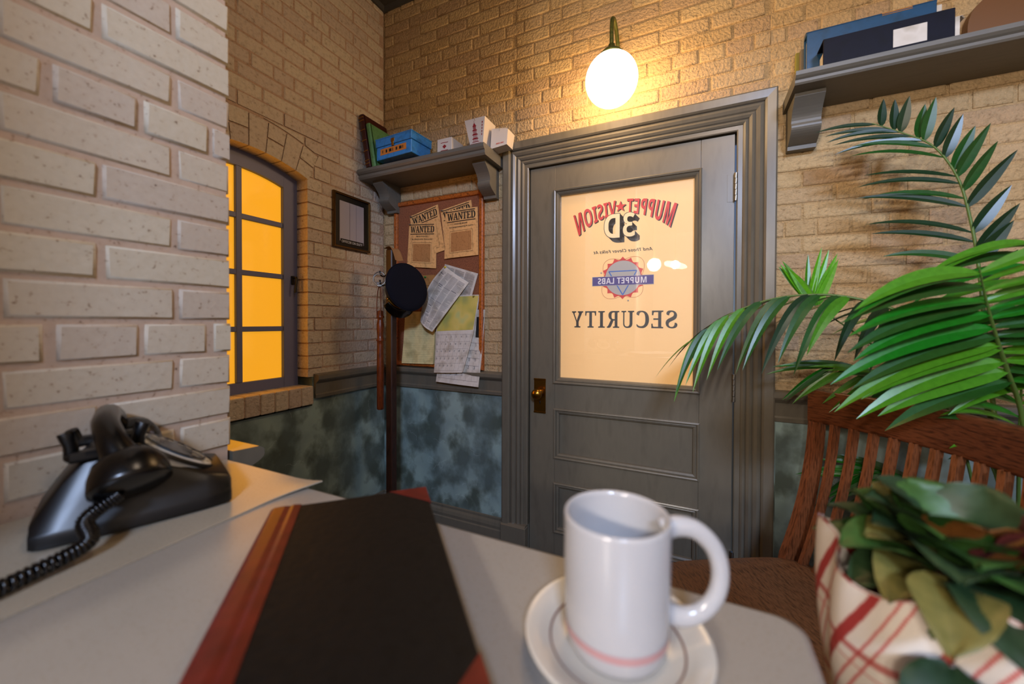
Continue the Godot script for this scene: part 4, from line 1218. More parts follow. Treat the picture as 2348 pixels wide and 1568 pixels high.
	b = B.new(); tube(b, circle_pts(Transform3D(Basis(Vector3(0, 0, 1), 1.2), K + Vector3(0.003, -0.034, 0.004)), 0.008, 0, 14), 0.002, 6); part(o, "chain_link", b, M.steel)

func circle_pts(T: Transform3D, r: float, y: float, n: int) -> Array:
	var o := []
	for i in n + 1: o.append(T * Vector3(cos(TAU * i / n) * r, y, sin(TAU * i / n) * r))
	return o

func build_desk() -> void:
	var spk := noise_tex(512, 0.08, [Color(0.90, 0.88, 0.84), Color(1, 1, 1), Color(0.98, 0.98, 0.97)], [0.0, 0.4, 1.0], 4, 61)
	M.desk = textured(mat(Color(0.53, 0.505, 0.47), 0.30), spk, Vector3(5, 5, 5))
	M.desk_pad = textured(mat(Color(0.60, 0.56, 0.49), 0.26), spk, Vector3(6, 6, 6))
	M.desk_body = mat(Color(0.36, 0.36, 0.36), 0.5)
	var o := thing("desk", "cream topped office desk carrying the mug, ledger and telephone", "desk", Vector3(1.22, 0, 1.5))
	var p := PackedVector2Array()
	# plan outline in (x, z) with rounded far corners
	for k in [[1.6245, 1.270, -PI / 2, 0.0], [1.6245, 1.76, 0.0, PI / 2], [0.82, 1.76, PI / 2, PI], [0.82, 1.270, PI, PI * 1.5]]:
		for i in 7:
			var a := lerpf(k[2], k[3], i / 6.0)
			p.append(Vector2(k[0] + cos(a) * 0.02, k[1] + sin(a) * 0.02))
	var b := B.new()
	desk_slab(b, p, 0.818, DESK)
	part(o, "desktop", b, M.desk)
	b = B.new()
	for s in [[0.84, 1.14], [1.34, 1.60]]: cbox(b, Vector3(s[0], 0.0, 1.30), Vector3(s[1], 0.818, 1.74), 0.006)
	cbox(b, Vector3(1.14, 0.25, 1.32), Vector3(1.34, 0.818, 1.34), 0.002)
	part(o, "pedestal_body", b, M.desk_body)
	for s in [[0.84, 1.14], [1.34, 1.60]]:
		for k in 3:
			b = B.new(); cbox(b, Vector3(s[0] + 0.01, 0.10 + 0.235 * k, 1.738), Vector3(s[1] - 0.01, 0.325 + 0.235 * k, 1.752), 0.003); var dr := part(o, "drawer", b, M.desk_body)
			b = B.new(); cbox(b, Vector3((s[0] + s[1]) / 2 - 0.05, 0.22 + 0.235 * k, 1.752), Vector3((s[0] + s[1]) / 2 + 0.05, 0.235 + 0.235 * k, 1.77), 0.003); part(dr, "handle", b, M.steel)
	# thin cover sheet on the left of the top, curling at its far corner
	o = thing("desk_cover", "cream desk cover sheet under the telephone with a curled far corner", "desk cover", Vector3(0.92, DESK, 1.55))
	var f := func(u: float, v: float) -> Vector3:
		var z := lerpf(1.76, 1.240, v)
		var xr := 1.0290 + 0.012 * clampf((z - 1.30) / 0.25, 0, 1.2)
		if v > 0.84: xr += 0.020 * pow((v - 0.84) / 0.16, 2.0) * u
		var x := lerpf(0.800, xr, u)
		var lift := 0.006 * pow(maxf(u - 0.75, 0) / 0.25, 2.0) * pow(maxf(v - 0.80, 0.0) / 0.20, 2.0)
		return Vector3(x, DESK + 0.0022 + lift, z)
	b = B.new(); patch(b, f, 14, 40, 0); patch(b, func(u, v): return f.call(1.0 - u, v) - Vector3(0, 0.0018, 0), 14, 40, 1)
	patch(b, func(u, v): return f.call(1.0, u) - Vector3(0, 0.0018 * (1.0 - v), 0), 40, 1, 2)
	patch(b, func(u, v): return f.call(1.0 - u, 1.0) - Vector3(0, 0.0018 * (1.0 - v), 0), 14, 1, 3)
	part(o, "sheet", b, M.desk_pad)
	# ledger
	var A := Vector2(1.0935, 1.3515); var wdir := Vector2(0.7062, -0.708); var ldir := Vector2(0.708, 0.7062)
	var bk := thing("ledger", "large black ledger with red leather spine and corners", "book", Vector3(A.x + 0.18, DESK, A.y + 0.05))
	var T := Transform3D(Basis(Vector3(wdir.x, 0, wdir.y), Vector3.UP, Vector3(-ldir.x, 0, -ldir.y) * -1.0), Vector3(A.x, DESK + 0.0005, A.y))
	var wid := 0.187; var len := 0.33; var th := 0.022
	var black := textured(mat(Color(0.034, 0.030, 0.028), 0.6, 0.0, 0.3), noise_tex(512, 0.03, [Color(0.7, 0.65, 0.6), Color(1, 1, 1), Color(1, 0.9, 0.8)], [0.0, 0.5, 1.0], 5, 71), Vector3(3, 3, 3), noise_tex(256, 0.1, [], [], 3, 72, 4.0), 0.08)
	var redl := textured(mat(Color(0.36, 0.085, 0.055), 0.40), noise_tex(256, 0.03, [Color(0.75, 0.7, 0.7), Color(1, 1, 1)], [0.0, 1.0], 5, 73), Vector3(4, 4, 4))
	b = B.new(); cbox(b, Vector3(0.012, th - 0.0035, 0), Vector3(wid, th, len), 0.0015, T); part(bk, "front_cover", b, black)
	b = B.new(); cbox(b, Vector3(0.012, 0, 0), Vector3(wid, 0.0035, len), 0.0015, T); part(bk, "back_cover", b, black)
	b = B.new(); cbox(b, Vector3(0.010, 0.0034, 0.004), Vector3(wid - 0.005, th - 0.0034, len - 0.004), 0.0008, T); part(bk, "page_block", b, mat(Color(0.60, 0.52, 0.40), 0.9))
	b = B.new()
	var sp := PackedVector2Array()
	for i in 13:
		var a := PI / 2 + PI * i / 12.0
		sp.append(Vector2(0.008 + cos(a) * 0.008, th / 2 + sin(a) * (th / 2 + 0.0006)))
	sp.append(Vector2(0.036, -0.0004)); sp.append(Vector2(0.036, 0.0002)); sp.append(Vector2(0.010, 0.0010)); sp.append(Vector2(0.010, th - 0.0004)); sp.append(Vector2(0.0215, th + 0.0002)); sp.append(Vector2(0.036, th - 0.0002)); sp.append(Vector2(0.036, th + 0.0006)); sp.append(Vector2(0.028, th + 0.0014)); sp.append(Vector2(0.024, th + 0.0002)); sp.append(Vector2(0.018, th + 0.0010))
	prism(b, sp, len, Transform3D(Basis(T.basis.x, T.basis.y, T.basis.z), T.origin))
	part(bk, "spine", b, redl, "worn red leather spine")
	for z in [0.0, len]:
		b = B.new()
		var zz := 0.046 if z == 0.0 else -0.046
		var tri := PackedVector2Array([Vector2(wid + 0.0008, z - signf(zz) * 0.0008), Vector2(wid + 0.0008, z + zz), Vector2(wid - 0.046, z - signf(zz) * 0.0008)])
		prism(b, tri, 0.0046, T * Transform3D(Basis(Vector3(1, 0, 0), Vector3(0, 0, 1), Vector3(0, -1, 0)), Vector3(0, th + 0.0006, 0)))
		part(bk, "leather_corner", b, redl)

func desk_slab(b: B, p: PackedVector2Array, y0: float, y1: float) -> void:
	# slab with a rounded upper edge
	var c := Vector2.ZERO
	for q in p: c += q / p.size()
	var rings := []
	for k in [[1.0, y0], [0.0, y0 + 0.002], [0.0, y1 - 0.006], [0.0015, y1 - 0.002], [0.006, y1]]:
		var r := []
		for q in p:
			var d: Vector2 = Vector2(signf(q.x - c.x), signf(q.y - c.y)) * (0.002 if k[0] == 1.0 else k[0])
			r.append(Vector3(q.x - d.x, k[1], q.y - d.y))
		rings.append(r)
	for i in rings.size() - 1:
		for j in p.size():
			var k := (j + 1) % p.size()
			b.quad(rings[i][k], rings[i][j], rings[i + 1][j], rings[i + 1][k], 0)
	var top := Vector3(c.x, y1, c.y); var bot := Vector3(c.x, y0, c.y)
	for j in p.size():
		var k := (j + 1) % p.size()
		b.tri(top, rings[4][k], rings[4][j], 1)
		b.tri(bot, rings[0][j], rings[0][k], 2)

func build_phone() -> void:
	var O := Vector3(0.896, DESK + 0.0050, 1.393)
	var o := thing("rotary_telephone", "black rotary telephone with handset on the desk by the brick wall", "telephone", O)
	o.rotation.y = deg_to_rad(-20.2)
	var black := mat(Color(0.010, 0.010, 0.014), 0.36)
	# body: stations along z (front is -z): [z, half width foot, half width top, height]
	var st := [[-0.088, 0.062, 0.058, 0.030], [-0.084, 0.067, 0.061, 0.036], [-0.060, 0.070, 0.058, 0.043], [-0.030, 0.071, 0.054, 0.060], [0.0, 0.071, 0.050, 0.080], [0.022, 0.070, 0.046, 0.092], [0.045, 0.069, 0.044, 0.090], [0.066, 0.067, 0.046, 0.064], [0.082, 0.065, 0.050, 0.038], [0.090, 0.060, 0.050, 0.024]]
	var ring := func(s: Array) -> Array:
		var r := []
		var h: float = s[3]
		for q in [[-1.0, 0.0, 0], [-1.0, 0.012, 0], [-0.97, 0.016, 0], [-0.5, -0.55, 1], [-1.0, -0.92, 1], [-0.86, -1.0, 1], [0.0, -1.02, 1], [0.86, -1.0, 1], [1.0, -0.92, 1], [0.5, -0.55, 1], [0.97, 0.016, 0], [1.0, 0.012, 0], [1.0, 0.0, 0]]:
			if q[2] == 0: r.append(Vector3(q[0] * s[1], minf(q[1], h * 0.6), s[0]))
			elif absf(q[0]) == 0.5: r.append(Vector3(signf(q[0]) * lerpf(s[1], s[2], 0.62), maxf(h * 0.55, 0.0162), s[0]))
			else: r.append(Vector3(q[0] * s[2], h * -q[1], s[0]))
		return r
	var b := B.new()
	for i in st.size() - 1:
		var r0: Array = ring.call(st[i]); var r1: Array = ring.call(st[i + 1])
		for j in r0.size() - 1:
			b.quad(r0[j], r0[j + 1], r1[j + 1], r1[j], 0)
	for e in [0, st.size() - 1]:
		var r: Array = ring.call(st[e])
		for j in range(1, r.size() - 1):
			if e == 0: b.tri(r[0], r[j + 1], r[j], 1)
			else: b.tri(r[0], r[j], r[j + 1], 1)
	local_part(o, "body", b, black)
	# rubber feet
	for s in [[-0.05, -0.065], [0.05, -0.065], [-0.05, 0.065], [0.05, 0.065]]:
		b = B.new(); lathe(b, [Vector2(0, -0.0025), Vector2(0.007, -0.0025), Vector2(0.007, 0.003)], 10, Transform3D(Basis.IDENTITY, Vector3(s[0], 0, s[1]))); local_part(o, "foot", b, mat(Color(0.35, 0.33, 0.3), 0.7))
	# dial on the sloping front
	var n := Vector3(0, 0.82, -0.57).normalized()
	var T := Transform3D(Basis(Vector3(1, 0, 0), n, Vector3(1, 0, 0).cross(n)), Vector3(0, 0.0620, -0.030))
	b = B.new(); lathe(b, [Vector2(0.051, -0.012), Vector2(0.051, 0.004), Vector2(0.047, 0.0065), Vector2(0.030, 0.0065), Vector2(0, 0.0065)], 36, T); var dp := local_part(o, "number_plate", b, mat(Color(0.80, 0.80, 0.78), 0.4), "white number plate")
	b = B.new()
	for i in 10:
		var a := 0.9 + TAU * i / 12.5
		text(b, str((i + 1) % 10), sans, func(u, v): return T * (Vector3(cos(a) * 0.0425, 0.0068, sin(a) * 0.0425) + Vector3((u - 0.5) * 0.004, 0, -(v - 0.5) * 0.005)), 0, 1, 0, 1)
	local_part(dp, "numbers", b, black)
	b = B.new()
	# finger wheel with ten holes, built as ring segments
	for i in 60:
		var a0 := TAU * i / 60.0; var a1 := TAU * (i + 1) / 60.0
		var ph := fposmod((a0 + a1) / 2 - 0.9, TAU) / (TAU / 12.5)
		var hole: bool = ph < 9.7 and absf(ph - roundf(ph)) < 0.30
		var segs := [[0.0, 0.0215], [0.0345, 0.038]] if hole else [[0.0, 0.038]]
		for sg in segs:
			var q := func(r, a, y): return T * Vector3(cos(a) * r, y, sin(a) * r)
			b.quad(q.call(sg[0], a1, 0.010), q.call(sg[0], a0, 0.010) if sg[0] > 0 else q.call(0.0001, a0, 0.010), q.call(sg[1], a0, 0.010), q.call(sg[1], a1, 0.010), 0)
			b.quad(q.call(sg[1], a1, 0.0085), q.call(sg[1], a1, 0.010), q.call(sg[1], a0, 0.010), q.call(sg[1], a0, 0.0085))
	local_part(dp, "finger_wheel", b, mat(Color(0.10, 0.10, 0.11), 0.25, 0.6))
	b = B.new(); lathe(b, [Vector2(0.0505, 0.004), Vector2(0.0500, 0.0072), Vector2(0.0520, 0.0060), Vector2(0.0525, 0.002)], 36, T); local_part(dp, "bezel", b, black)
	# cradle prongs
	for s in [-1, 1]:
		b = B.new()
		for z in [0.004, 0.060]:
			var hh := 0.0 if s > 0 else -0.012
			tube(b, bezier([Vector3(s * 0.036, 0.085, z), Vector3(s * 0.038, 0.100 + hh, z), Vector3(s * 0.039, 0.110 + hh, z + (0.003 if z > 0.03 else -0.003)), Vector3(s * 0.038, 0.116 + hh, z + (0.005 if z > 0.03 else -0.005))], 10), 0.0065, 8)
		cbox(b, Vector3(s * 0.042 - 0.010, 0.082, 0.0), Vector3(s * 0.042 + 0.010, 0.094, 0.064), 0.004)
		local_part(o, "cradle", b, black)
	# handset lying across
	b = B.new()
	var path := bezier([Vector3(-0.094, 0.086, 0.026), Vector3(-0.074, 0.110, 0.030), Vector3(-0.040, 0.120, 0.032), Vector3(0.0, 0.123, 0.032), Vector3(0.040, 0.120, 0.032), Vector3(0.070, 0.105, 0.026), Vector3(0.088, 0.082, 0.016)], 36)
	var rr := []
	for i in 37: rr.append(0.0125 + 0.006 * pow(absf(i / 18.0 - 1.0), 3.0))
	tube(b, path, rr, 14, 0)
	var hs := local_part(o, "handset", b, mat(Color(0.016, 0.016, 0.017), 0.24))
	for s in [-1, 1]:
		b = B.new()
		var nn := Vector3(s * 0.55, -0.75, -0.12).normalized()
		var X := Vector3(0, 0, 1); X = (X - nn * X.dot(nn)).normalized()
		var Q := Transform3D(Basis(X, nn, X.cross(nn)), Vector3(s * 0.089, 0.070, 0.012))
		lathe(b, [Vector2(0, -0.030), Vector2(0.017, -0.027), Vector2(0.029, -0.017), Vector2(0.0345, -0.002), Vector2(0.0360, 0.010), Vector2(0.0355, 0.015), Vector2(0.030, 0.018), Vector2(0, 0.020)], 28, Q, 0)
		local_part(hs, "ear_cup" if s < 0 else "mouth_cup", b, mat(Color(0.016, 0.016, 0.017), 0.24))
	# coiled cord running off towards the near left
	var W := Transform3D(Basis(Vector3.UP, o.rotation.y), O)
	var inv := W.affine_inverse()
	var line := bezier([W * Vector3(0.098, 0.052, 0.02), W * Vector3(0.104, 0.034, 0.045), Vector3(0.992, 0.870, 1.475), Vector3(1.000, 0.8625, 1.520), Vector3(1.016, 0.8625, 1.580), Vector3(1.05, 0.8625, 1.66), Vector3(1.06, 0.8625, 1.73)], 160)
	var coil := []
	var turns := 62.0
	for i in 1241:
		var t := i / 1240.0 * 160.0
		var k: int = min(int(t), 159)
		var p: Vector3 = line[k].lerp(line[k + 1], t - k)
		var tg: Vector3 = (line[min(k + 1, 160)] - line[max(k - 1, 0)]).normalized()
		var sd := tg.cross(Vector3.UP).normalized(); var u2 := sd.cross(tg)
		var a := TAU * turns * i / 1240.0
		coil.append(inv * (p + (sd * cos(a) + u2 * sin(a)) * 0.0062))
	b = B.new(); tube(b, coil, 0.0021, 5); local_part(o, "coiled_cord", b, mat(Color(0.014, 0.014, 0.02), 0.22))

func build_mug() -> void:
	var china := mat(Color(0.64, 0.63, 0.625), 0.14)
	var warm := mat(Color(0.70, 0.675, 0.63), 0.14)
	var c := Vector3(1.5055, DESK, 1.3470)
	var o := thing("saucer", "white saucer with a brown ring under the mug", "saucer", c)
	var b := B.new()
	lathe(b, [Vector2(0, 0.0015), Vector2(0.040, 0.0010), Vector2(0.042, 0.0), Vector2(0.045, 0.0012), Vector2(0.058, 0.006), Vector2(0.068, 0.0120), Vector2(0.0696, 0.0134), Vector2(0.0693, 0.0146), Vector2(0.0673, 0.0148), Vector2(0.056, 0.0092), Vector2(0.046, 0.0050), Vector2(0.036, 0.0038), Vector2(0, 0.0038)], 64, Transform3D(Basis.IDENTITY, c)); part(o, "dish", b, warm)
	b = B.new(); lathe(b, [Vector2(0.0505, 0.0072), Vector2(0.0490, 0.0065)], 64, Transform3D(Basis.IDENTITY, c)); part(o, "ring", b, mat(Color(0.42, 0.30, 0.26), 0.2))
	var m := c + Vector3(0, 0.0040, 0)
	o = thing("mug", "tall white mug with a thin pink band near its base", "mug", m)
	b = B.new()
	lathe(b, [Vector2(0, 0.002), Vector2(0.030, 0.0012), Vector2(0.032, 0.0), Vector2(0.0345, 0.0015), Vector2(0.0375, 0.008), Vector2(0.0385, 0.020), Vector2(0.0392, 0.060), Vector2(0.0396, 0.0975), Vector2(0.0392, 0.1000), Vector2(0.0380, 0.1010), Vector2(0.0366, 0.1000), Vector2(0.0360, 0.0975), Vector2(0.0352, 0.015), Vector2(0.030, 0.007), Vector2(0, 0.006)], 72, Transform3D(Basis.IDENTITY, m)); part(o, "cup", b, china)
	b = B.new()
	var hd := Vector3(0.93, 0, -0.367)
	var hp := []
	for q in [[0.034, 0.088], [0.046, 0.0915], [0.060, 0.0885], [0.0725, 0.076], [0.0775, 0.058], [0.0745, 0.040], [0.064, 0.027], [0.050, 0.0225], [0.035, 0.026]]: hp.append(m + hd * q[0] + Vector3.UP * q[1])
	var hr := []
	for i in 41: hr.append(0.0052 + 0.0018 * pow(absf(i / 20.0 - 1.0), 2.0))
	tube(b, bezier(hp, 40), hr, 14, 0, 1.25); part(o, "handle", b, china)
	b = B.new(); lathe(b, [Vector2(0.03865, 0.0150), Vector2(0.0389, 0.0205)], 72, Transform3D(Basis.IDENTITY, m)); part(o, "band", b, mat(Color(0.66, 0.50, 0.49), 0.2), "thin pink band")

func build_chair() -> void:
	var o := thing("wooden_chair", "brown oak slat back chair standing right of the door", "chair", Vector3(1.885, 0, 0.207))
	o.rotation.y = -atan2(0.843, 0.537)
	# local x runs along the back (far to near), z points to the front
	var W := 0.50
	var b := B.new()
	var sway := func(y: float) -> float:      # front offset of the back at height y
		var t := clampf((0.81 - y) / 0.40, 0, 1)
		return 0.010 + 0.070 * t * t + 0.012 * t
	# crest rail, slightly bowed
	var rail := func(u: float, v: float) -> Vector3:
		var a := v * TAU
		var bow := -0.055 * sin(u * PI)
		var yy := 0.852 + 0.048 * clampf(sin(a) * 1.5, -1, 1)
		var zz := 0.011 * clampf(cos(a) * 1.5, -1, 1)
		return Vector3(lerpf(-0.015, W + 0.015, u), yy - 0.004 * absf(u - 0.5), bow + zz)
	patch(b, rail, 20, 20, 0)
	for u in [0.0, 1.0]:
		for i in 20:
			var p: Vector3 = rail.call(u, i / 20.0); var q: Vector3 = rail.call(u, (i + 1) / 20.0)
			var cc := Vector3(lerpf(-0.015, W + 0.015, u), 0.850, 0)
			if u == 0.0: b.tri(cc, p, q, 2)
			else: b.tri(cc, q, p, 2)
	local_part(o, "crest_rail", b, M.oak_rail)
	# slats between two stiles, curved to the sitter
	var n := 10
	for i in n + 2:
		var edge := i == 0 or i == n + 1
		var x := lerpf(0.012, W - 0.012, float(i) / (n + 1))
		var bow := -0.055 * sin(x / W * PI)
		var hw := 0.012 if edge else 0.0060
		b = B.new()
		var rows := []
		for k in 15:
			var y := lerpf(0.808, 0.392, k / 14.0)
			var d: float = 0.018 if edge else 0.0115
			if edge: d += 0.010 * pow(k / 14.0, 2.0)
			var zc: float = sway.call(y) + bow * (1.0 - k / 14.0)
			rows.append([Vector3(x - hw, y, zc + d), Vector3(x + hw, y, zc + d), Vector3(x + hw, y, zc - d), Vector3(x - hw, y, zc - d)])
		for k in 14:
			for j in 4:
				var l := (j + 1) % 4
				b.quad(rows[k + 1][j], rows[k + 1][l], rows[k][l], rows[k][j], j)
		local_part(o, "stile" if edge else "slat", b, M.oak)
	# saddle seat
	b = B.new()
	var seat := func(u: float, v: float) -> Vector3:
		var s := u * 2.0 - 1.0; var t := v * 2.0 - 1.0
		var k := pow(pow(absf(s), 5.0) + pow(absf(t), 5.0), 0.2)
		var m: float = max(absf(s), absf(t))
		var sc := m / k if k > 0.0001 else 1.0
		s *= sc; t *= sc
		var dip := 0.014 * (1.0 - s * s) * (1.0 - t * t)
		return Vector3(W / 2 + s * (0.255 + 0.012 * t), 0.420 - dip - 0.012 * pow(m, 14.0), 0.290 + t * 0.245)
	patch(b, func(u, v): return seat.call(u, 1.0 - v), 24, 24, 0)
	patch(b, func(u, v): var p: Vector3 = seat.call(u, v); p.y = 0.385; return p, 24, 24, 1)
	for e in 4:
		patch(b, func(u, v):
			var q: Vector3 = [seat.call(u, 1.0), seat.call(1.0, 1.0 - u), seat.call(1.0 - u, 0.0), seat.call(0.0, u)][e]
			q.y = lerpf(0.385, q.y, v)
			return q, 24, 1, 2)
	local_part(o, "seat", b, M.oak_seat)
	for s in [[0.03, 0.13], [W - 0.03, 0.13], [0.03, 0.50], [W - 0.03, 0.50]]:
		b = B.new()
		lathe(b, [Vector2(0, 0), Vector2(0.013, 0.0), Vector2(0.015, 0.03), Vector2(0.020, 0.20), Vector2(0.022, 0.30), Vector2(0.018, 0.386), Vector2(0, 0.386)], 14, Transform3D(Basis.IDENTITY, Vector3(s[0], 0, s[1])), 0, [1])
		local_part(o, "leg", b, M.oak)
	for z in [0.13, 0.50]:
		b = B.new(); tube(b, [Vector3(0.03, 0.15, z), Vector3(W - 0.03, 0.15, z)], 0.009, 10); local_part(o, "stretcher", b, M.oak)

# ---- palm
func leaflet(parent: Node3D, base: Vector3, dir: Vector3, nrm: Vector3, L: float, w: float, droop: float, m: Material, sag := Vector3.DOWN) -> void:
	var b := B.new()
	dir = dir.normalized()
	var wd := dir.cross(nrm).normalized()
	var n := 9
	var L0 := []; var R0 := []; var C0 := []
	for i in n + 1:
		var s := float(i) / n
		var p := base + dir * L * s + sag * droop * L * s * s
		var t := (dir + sag * droop * 2.0 * s).normalized()
		var up := wd.cross(t).normalized()
		var wv := wd - t * wd.dot(t); wv = wv.normalized()
		var h := w * pow(sin(PI * clampf(pow(s, 0.72) * 0.94 + 0.05, 0, 1)), 0.85) * (1.0 if s < 0.98 else 0.25)
		C0.append(p - up * h * 0.28); L0.append(p - wv * h); R0.append(p + wv * h)
	for i in n:
		b.quad(L0[i], C0[i], C0[i + 1], L0[i + 1], 0)
		b.quad(C0[i], R0[i], R0[i + 1], C0[i + 1], 1)
	part(parent, "leaflet", b, m)

func frond(palm: Node3D, pts: Array, r0: float, t0: float, n: int, sides: Array, mats: Array) -> void:
	# sides: [lateral direction, forward mix, length, width, droop, blade normal, taper to the tip]
	var path := bezier(pts, 48)
	var b := B.new()
	var rr := []
	for i in 49: rr.append(lerpf(r0, 0.0012, i / 48.0))
	tube(b, path, rr, 8, 0)
	var fr := part(palm, "frond", b, M.stem)
	for s in sides:
		for i in n:
			var t := lerpf(t0, 0.995, (i + rng.randf_range(0.2, 0.8)) / n)
			var k: int = clampi(int(t * 48), 1, 47)
			var p: Vector3 = path[k]
			var tg: Vector3 = (path[k + 1] - path[k - 1]).normalized()
			var q := (t - t0) / (1.0 - t0)
			var prof := lerpf(0.75, 1.0, clampf(q * 3.0, 0, 1)) * lerpf(1.0, s[6], pow(q, 2.0))
			var d: Vector3 = (s[0] as Vector3).normalized() + tg * (s[1] + q * 0.5) + Vector3(rng.randf_range(-0.10, 0.10), rng.randf_range(-0.08, 0.08), rng.randf_range(-0.08, 0.08))
			var nn: Vector3 = (s[5] as Vector3) + Vector3(rng.randf_range(-0.3, 0.3), rng.randf_range(-0.3, 0.3), rng.randf_range(-0.3, 0.3))
			leaflet(fr, p, d, nn, s[2] * prof * rng.randf_range(0.9, 1.08), s[3] * lerpf(1.0, 0.75, q), s[4] * rng.randf_range(0.8, 1.2), mats[rng.randi() % mats.size()])

func leaf_mat(c: Color, back: Color) -> StandardMaterial3D:
	var vein := noise_tex(256, 0.03, [Color(0.82, 0.85, 0.8), Color(1, 1, 1)], [0.0, 1.0], 3, 91)
	var m := textured(mat(c, 0.34), vein, Vector3(10, 10, 10))
	m.backlight_enabled = true; m.backlight = back
	return m

func build_palm() -> void:
	M.stem = mat(Color(0.30, 0.40, 0.16), 0.5)
	var dark := leaf_mat(Color(0.085, 0.20, 0.105), Color(0.03, 0.09, 0.02))
	var mid := leaf_mat(Color(0.12, 0.30, 0.10), Color(0.06, 0.20, 0.02))
	var bright := leaf_mat(Color(0.27, 0.50, 0.10), Color(0.12, 0.36, 0.02))
	var lime := leaf_mat(Color(0.34, 0.62, 0.06), Color(0.2, 0.42, 0.02))
	var green := leaf_mat(Color(0.08, 0.42, 0.08), Color(0.05, 0.30, 0.02))
	var base := Vector3(2.27, 0.0, 0.30)
	var o := thing("potted_palm", "green potted palm with long fronds behind the oak chair", "plant", base)
	var b := B.new()
	lathe(b, [Vector2(0, 0), Vector2(0.10, 0), Vector2(0.105, 0.01), Vector2(0.135, 0.25), Vector2(0.145, 0.255), Vector2(0.145, 0.285), Vector2(0.135, 0.285), Vector2(0.130, 0.25), Vector2(0, 0.25)], 32, Transform3D(Basis.IDENTITY, base), 0, [1, 3, 5, 7]); part(o, "pot", b, mat(Color(0.42, 0.22, 0.14), 0.8))
	b = B.new(); lathe(b, [Vector2(0.129, 0.262), Vector2(0.07, 0.268), Vector2(0, 0.272)], 24, Transform3D(Basis.IDENTITY, base), 0); part(o, "soil", b, mat(Color(0.10, 0.07, 0.05), 0.95))
	var soil := base + Vector3(0, 0.265, 0)
	var Z := Vector3(0, 0, 1)
	# tall frond against the wall
	frond(o, [soil + Vector3(-0.02, 0, 0.02), Vector3(2.215, 0.60, 0.335), Vector3(2.199, 0.835, 0.340), Vector3(2.190, 1.039, 0.320), Vector3(2.184, 1.229, 0.300), Vector3(2.180, 1.364, 0.270), Vector3(2.164, 1.477, 0.250), Vector3(2.126, 1.570, 0.230), Vector3(2.071, 1.625, 0.210), Vector3(2.009, 1.669, 0.200)], 0.006, 0.40, 15,
		[[Vector3(-1, 0.10, 0.05), 0.30, 0.25, 0.0105, 0.28, Vector3(0, 0.5, 1), 0.55], [Vector3(0.55, 0.75, 0.05), 0.15, 0.155, 0.017, 0.05, Vector3(0.2, 0, 1), 0.5]], [dark, dark, mid])
	# long frond arching to the left in front of the door
	frond(o, [soil + Vector3(-0.03, 0, 0.05), Vector3(2.20, 0.62, 0.39), Vector3(2.174, 0.828, 0.400), Vector3(2.114, 0.993, 0.420), Vector3(2.040, 1.096, 0.420), Vector3(1.952, 1.151, 0.400), Vector3(1.853, 1.174, 0.380), Vector3(1.740, 1.163, 0.360), Vector3(1.634, 1.114, 0.340), Vector3(1.553, 1.045, 0.330)], 0.006, 0.48, 15,
		[[Vector3(-0.25, -0.25, 0.45), 0.35, 0.150, 0.0140, 0.95, Vector3(0.1, 0.5, 1), 0.9], [Vector3(-0.55, -0.12, -0.5), 0.55, 0.19, 0.0105, 0.42, Vector3(0, 1, 0.5), 0.8]], [mid, mid, dark, bright])
	# big frond leaning towards the viewer
	frond(o, [soil + Vector3(-0.02, 0, 0.07), Vector3(2.21, 0.70, 0.43), Vector3(2.157, 0.908, 0.500), Vector3(2.095, 1.010, 0.580), Vector3(2.050, 1.077, 0.640), Vector3(2.013, 1.139, 0.690), Vector3(1.980, 1.194, 0.740)], 0.006, 0.45, 13,
		[[Vector3(-0.85, -0.30, 0.10), 0.18, 0.26, 0.0205, 0.38, Vector3(0, 0.7, 0.7), 0.85], [Vector3(0.85, -0.02, -0.25), 0.20, 0.22, 0.015, 0.30, Vector3(0, 0.7, 0.7), 0.85]], [bright, mid, green])
	# short upright bright shoot beside the casing
	frond(o, [soil + Vector3(-0.05, 0, 0.02), Vector3(2.16, 0.70, 0.35), Vector3(2.089, 0.932, 0.360), Vector3(1.972, 1.044, 0.340), Vector3(1.876, 1.130, 0.320), Vector3(1.839, 1.165, 0.310)], 0.004, 0.84, 5,
		[[Vector3(-0.35, 1.0, 0.1), 0.40, 0.150, 0.0115, 0.10, Vector3(0, 0, 1), 0.85], [Vector3(0.50, 1.0, 0.0), 0.05, 0.160, 0.0105, 0.02, Vector3(0, 0, 1), 0.9]], [bright, lime])
	# lower fronds reaching left behind the chair back
	frond(o, [soil + Vector3(-0.06, 0, 0.0), Vector3(2.21, 0.68, 0.34), Vector3(2.15, 0.86, 0.31), Vector3(2.06, 0.945, 0.27), Vector3(1.965, 0.975, 0.23), Vector3(1.90, 0.965, 0.20)], 0.004, 0.52, 8,
		[[Vector3(-0.9, 0.25, 0.1), 0.3, 0.16, 0.0085, 0.25, Vector3(0, 0.6, 1), 0.9], [Vector3(-0.5, -0.7, 0.1), 0.3, 0.15, 0.0095, 0.2, Vector3(0, 0.3, 1), 0.9]], [bright, green, mid])
	frond(o, [soil + Vector3(-0.07, 0, -0.02), Vector3(2.20, 0.55, 0.26), Vector3(2.12, 0.66, 0.23), Vector3(2.04, 0.68, 0.20), Vector3(1.97, 0.64, 0.18)], 0.004, 0.35, 9,
		[[Vector3(-0.8, 0.35, 0.0), 0.3, 0.17, 0.0100, 0.25, Vector3(0, 0.5, 1), 0.8], [Vector3(-0.5, -0.8, 0.0), 0.3, 0.17, 0.0100, 0.1, Vector3(0, 0.3, 1), 0.8]], [green, mid])
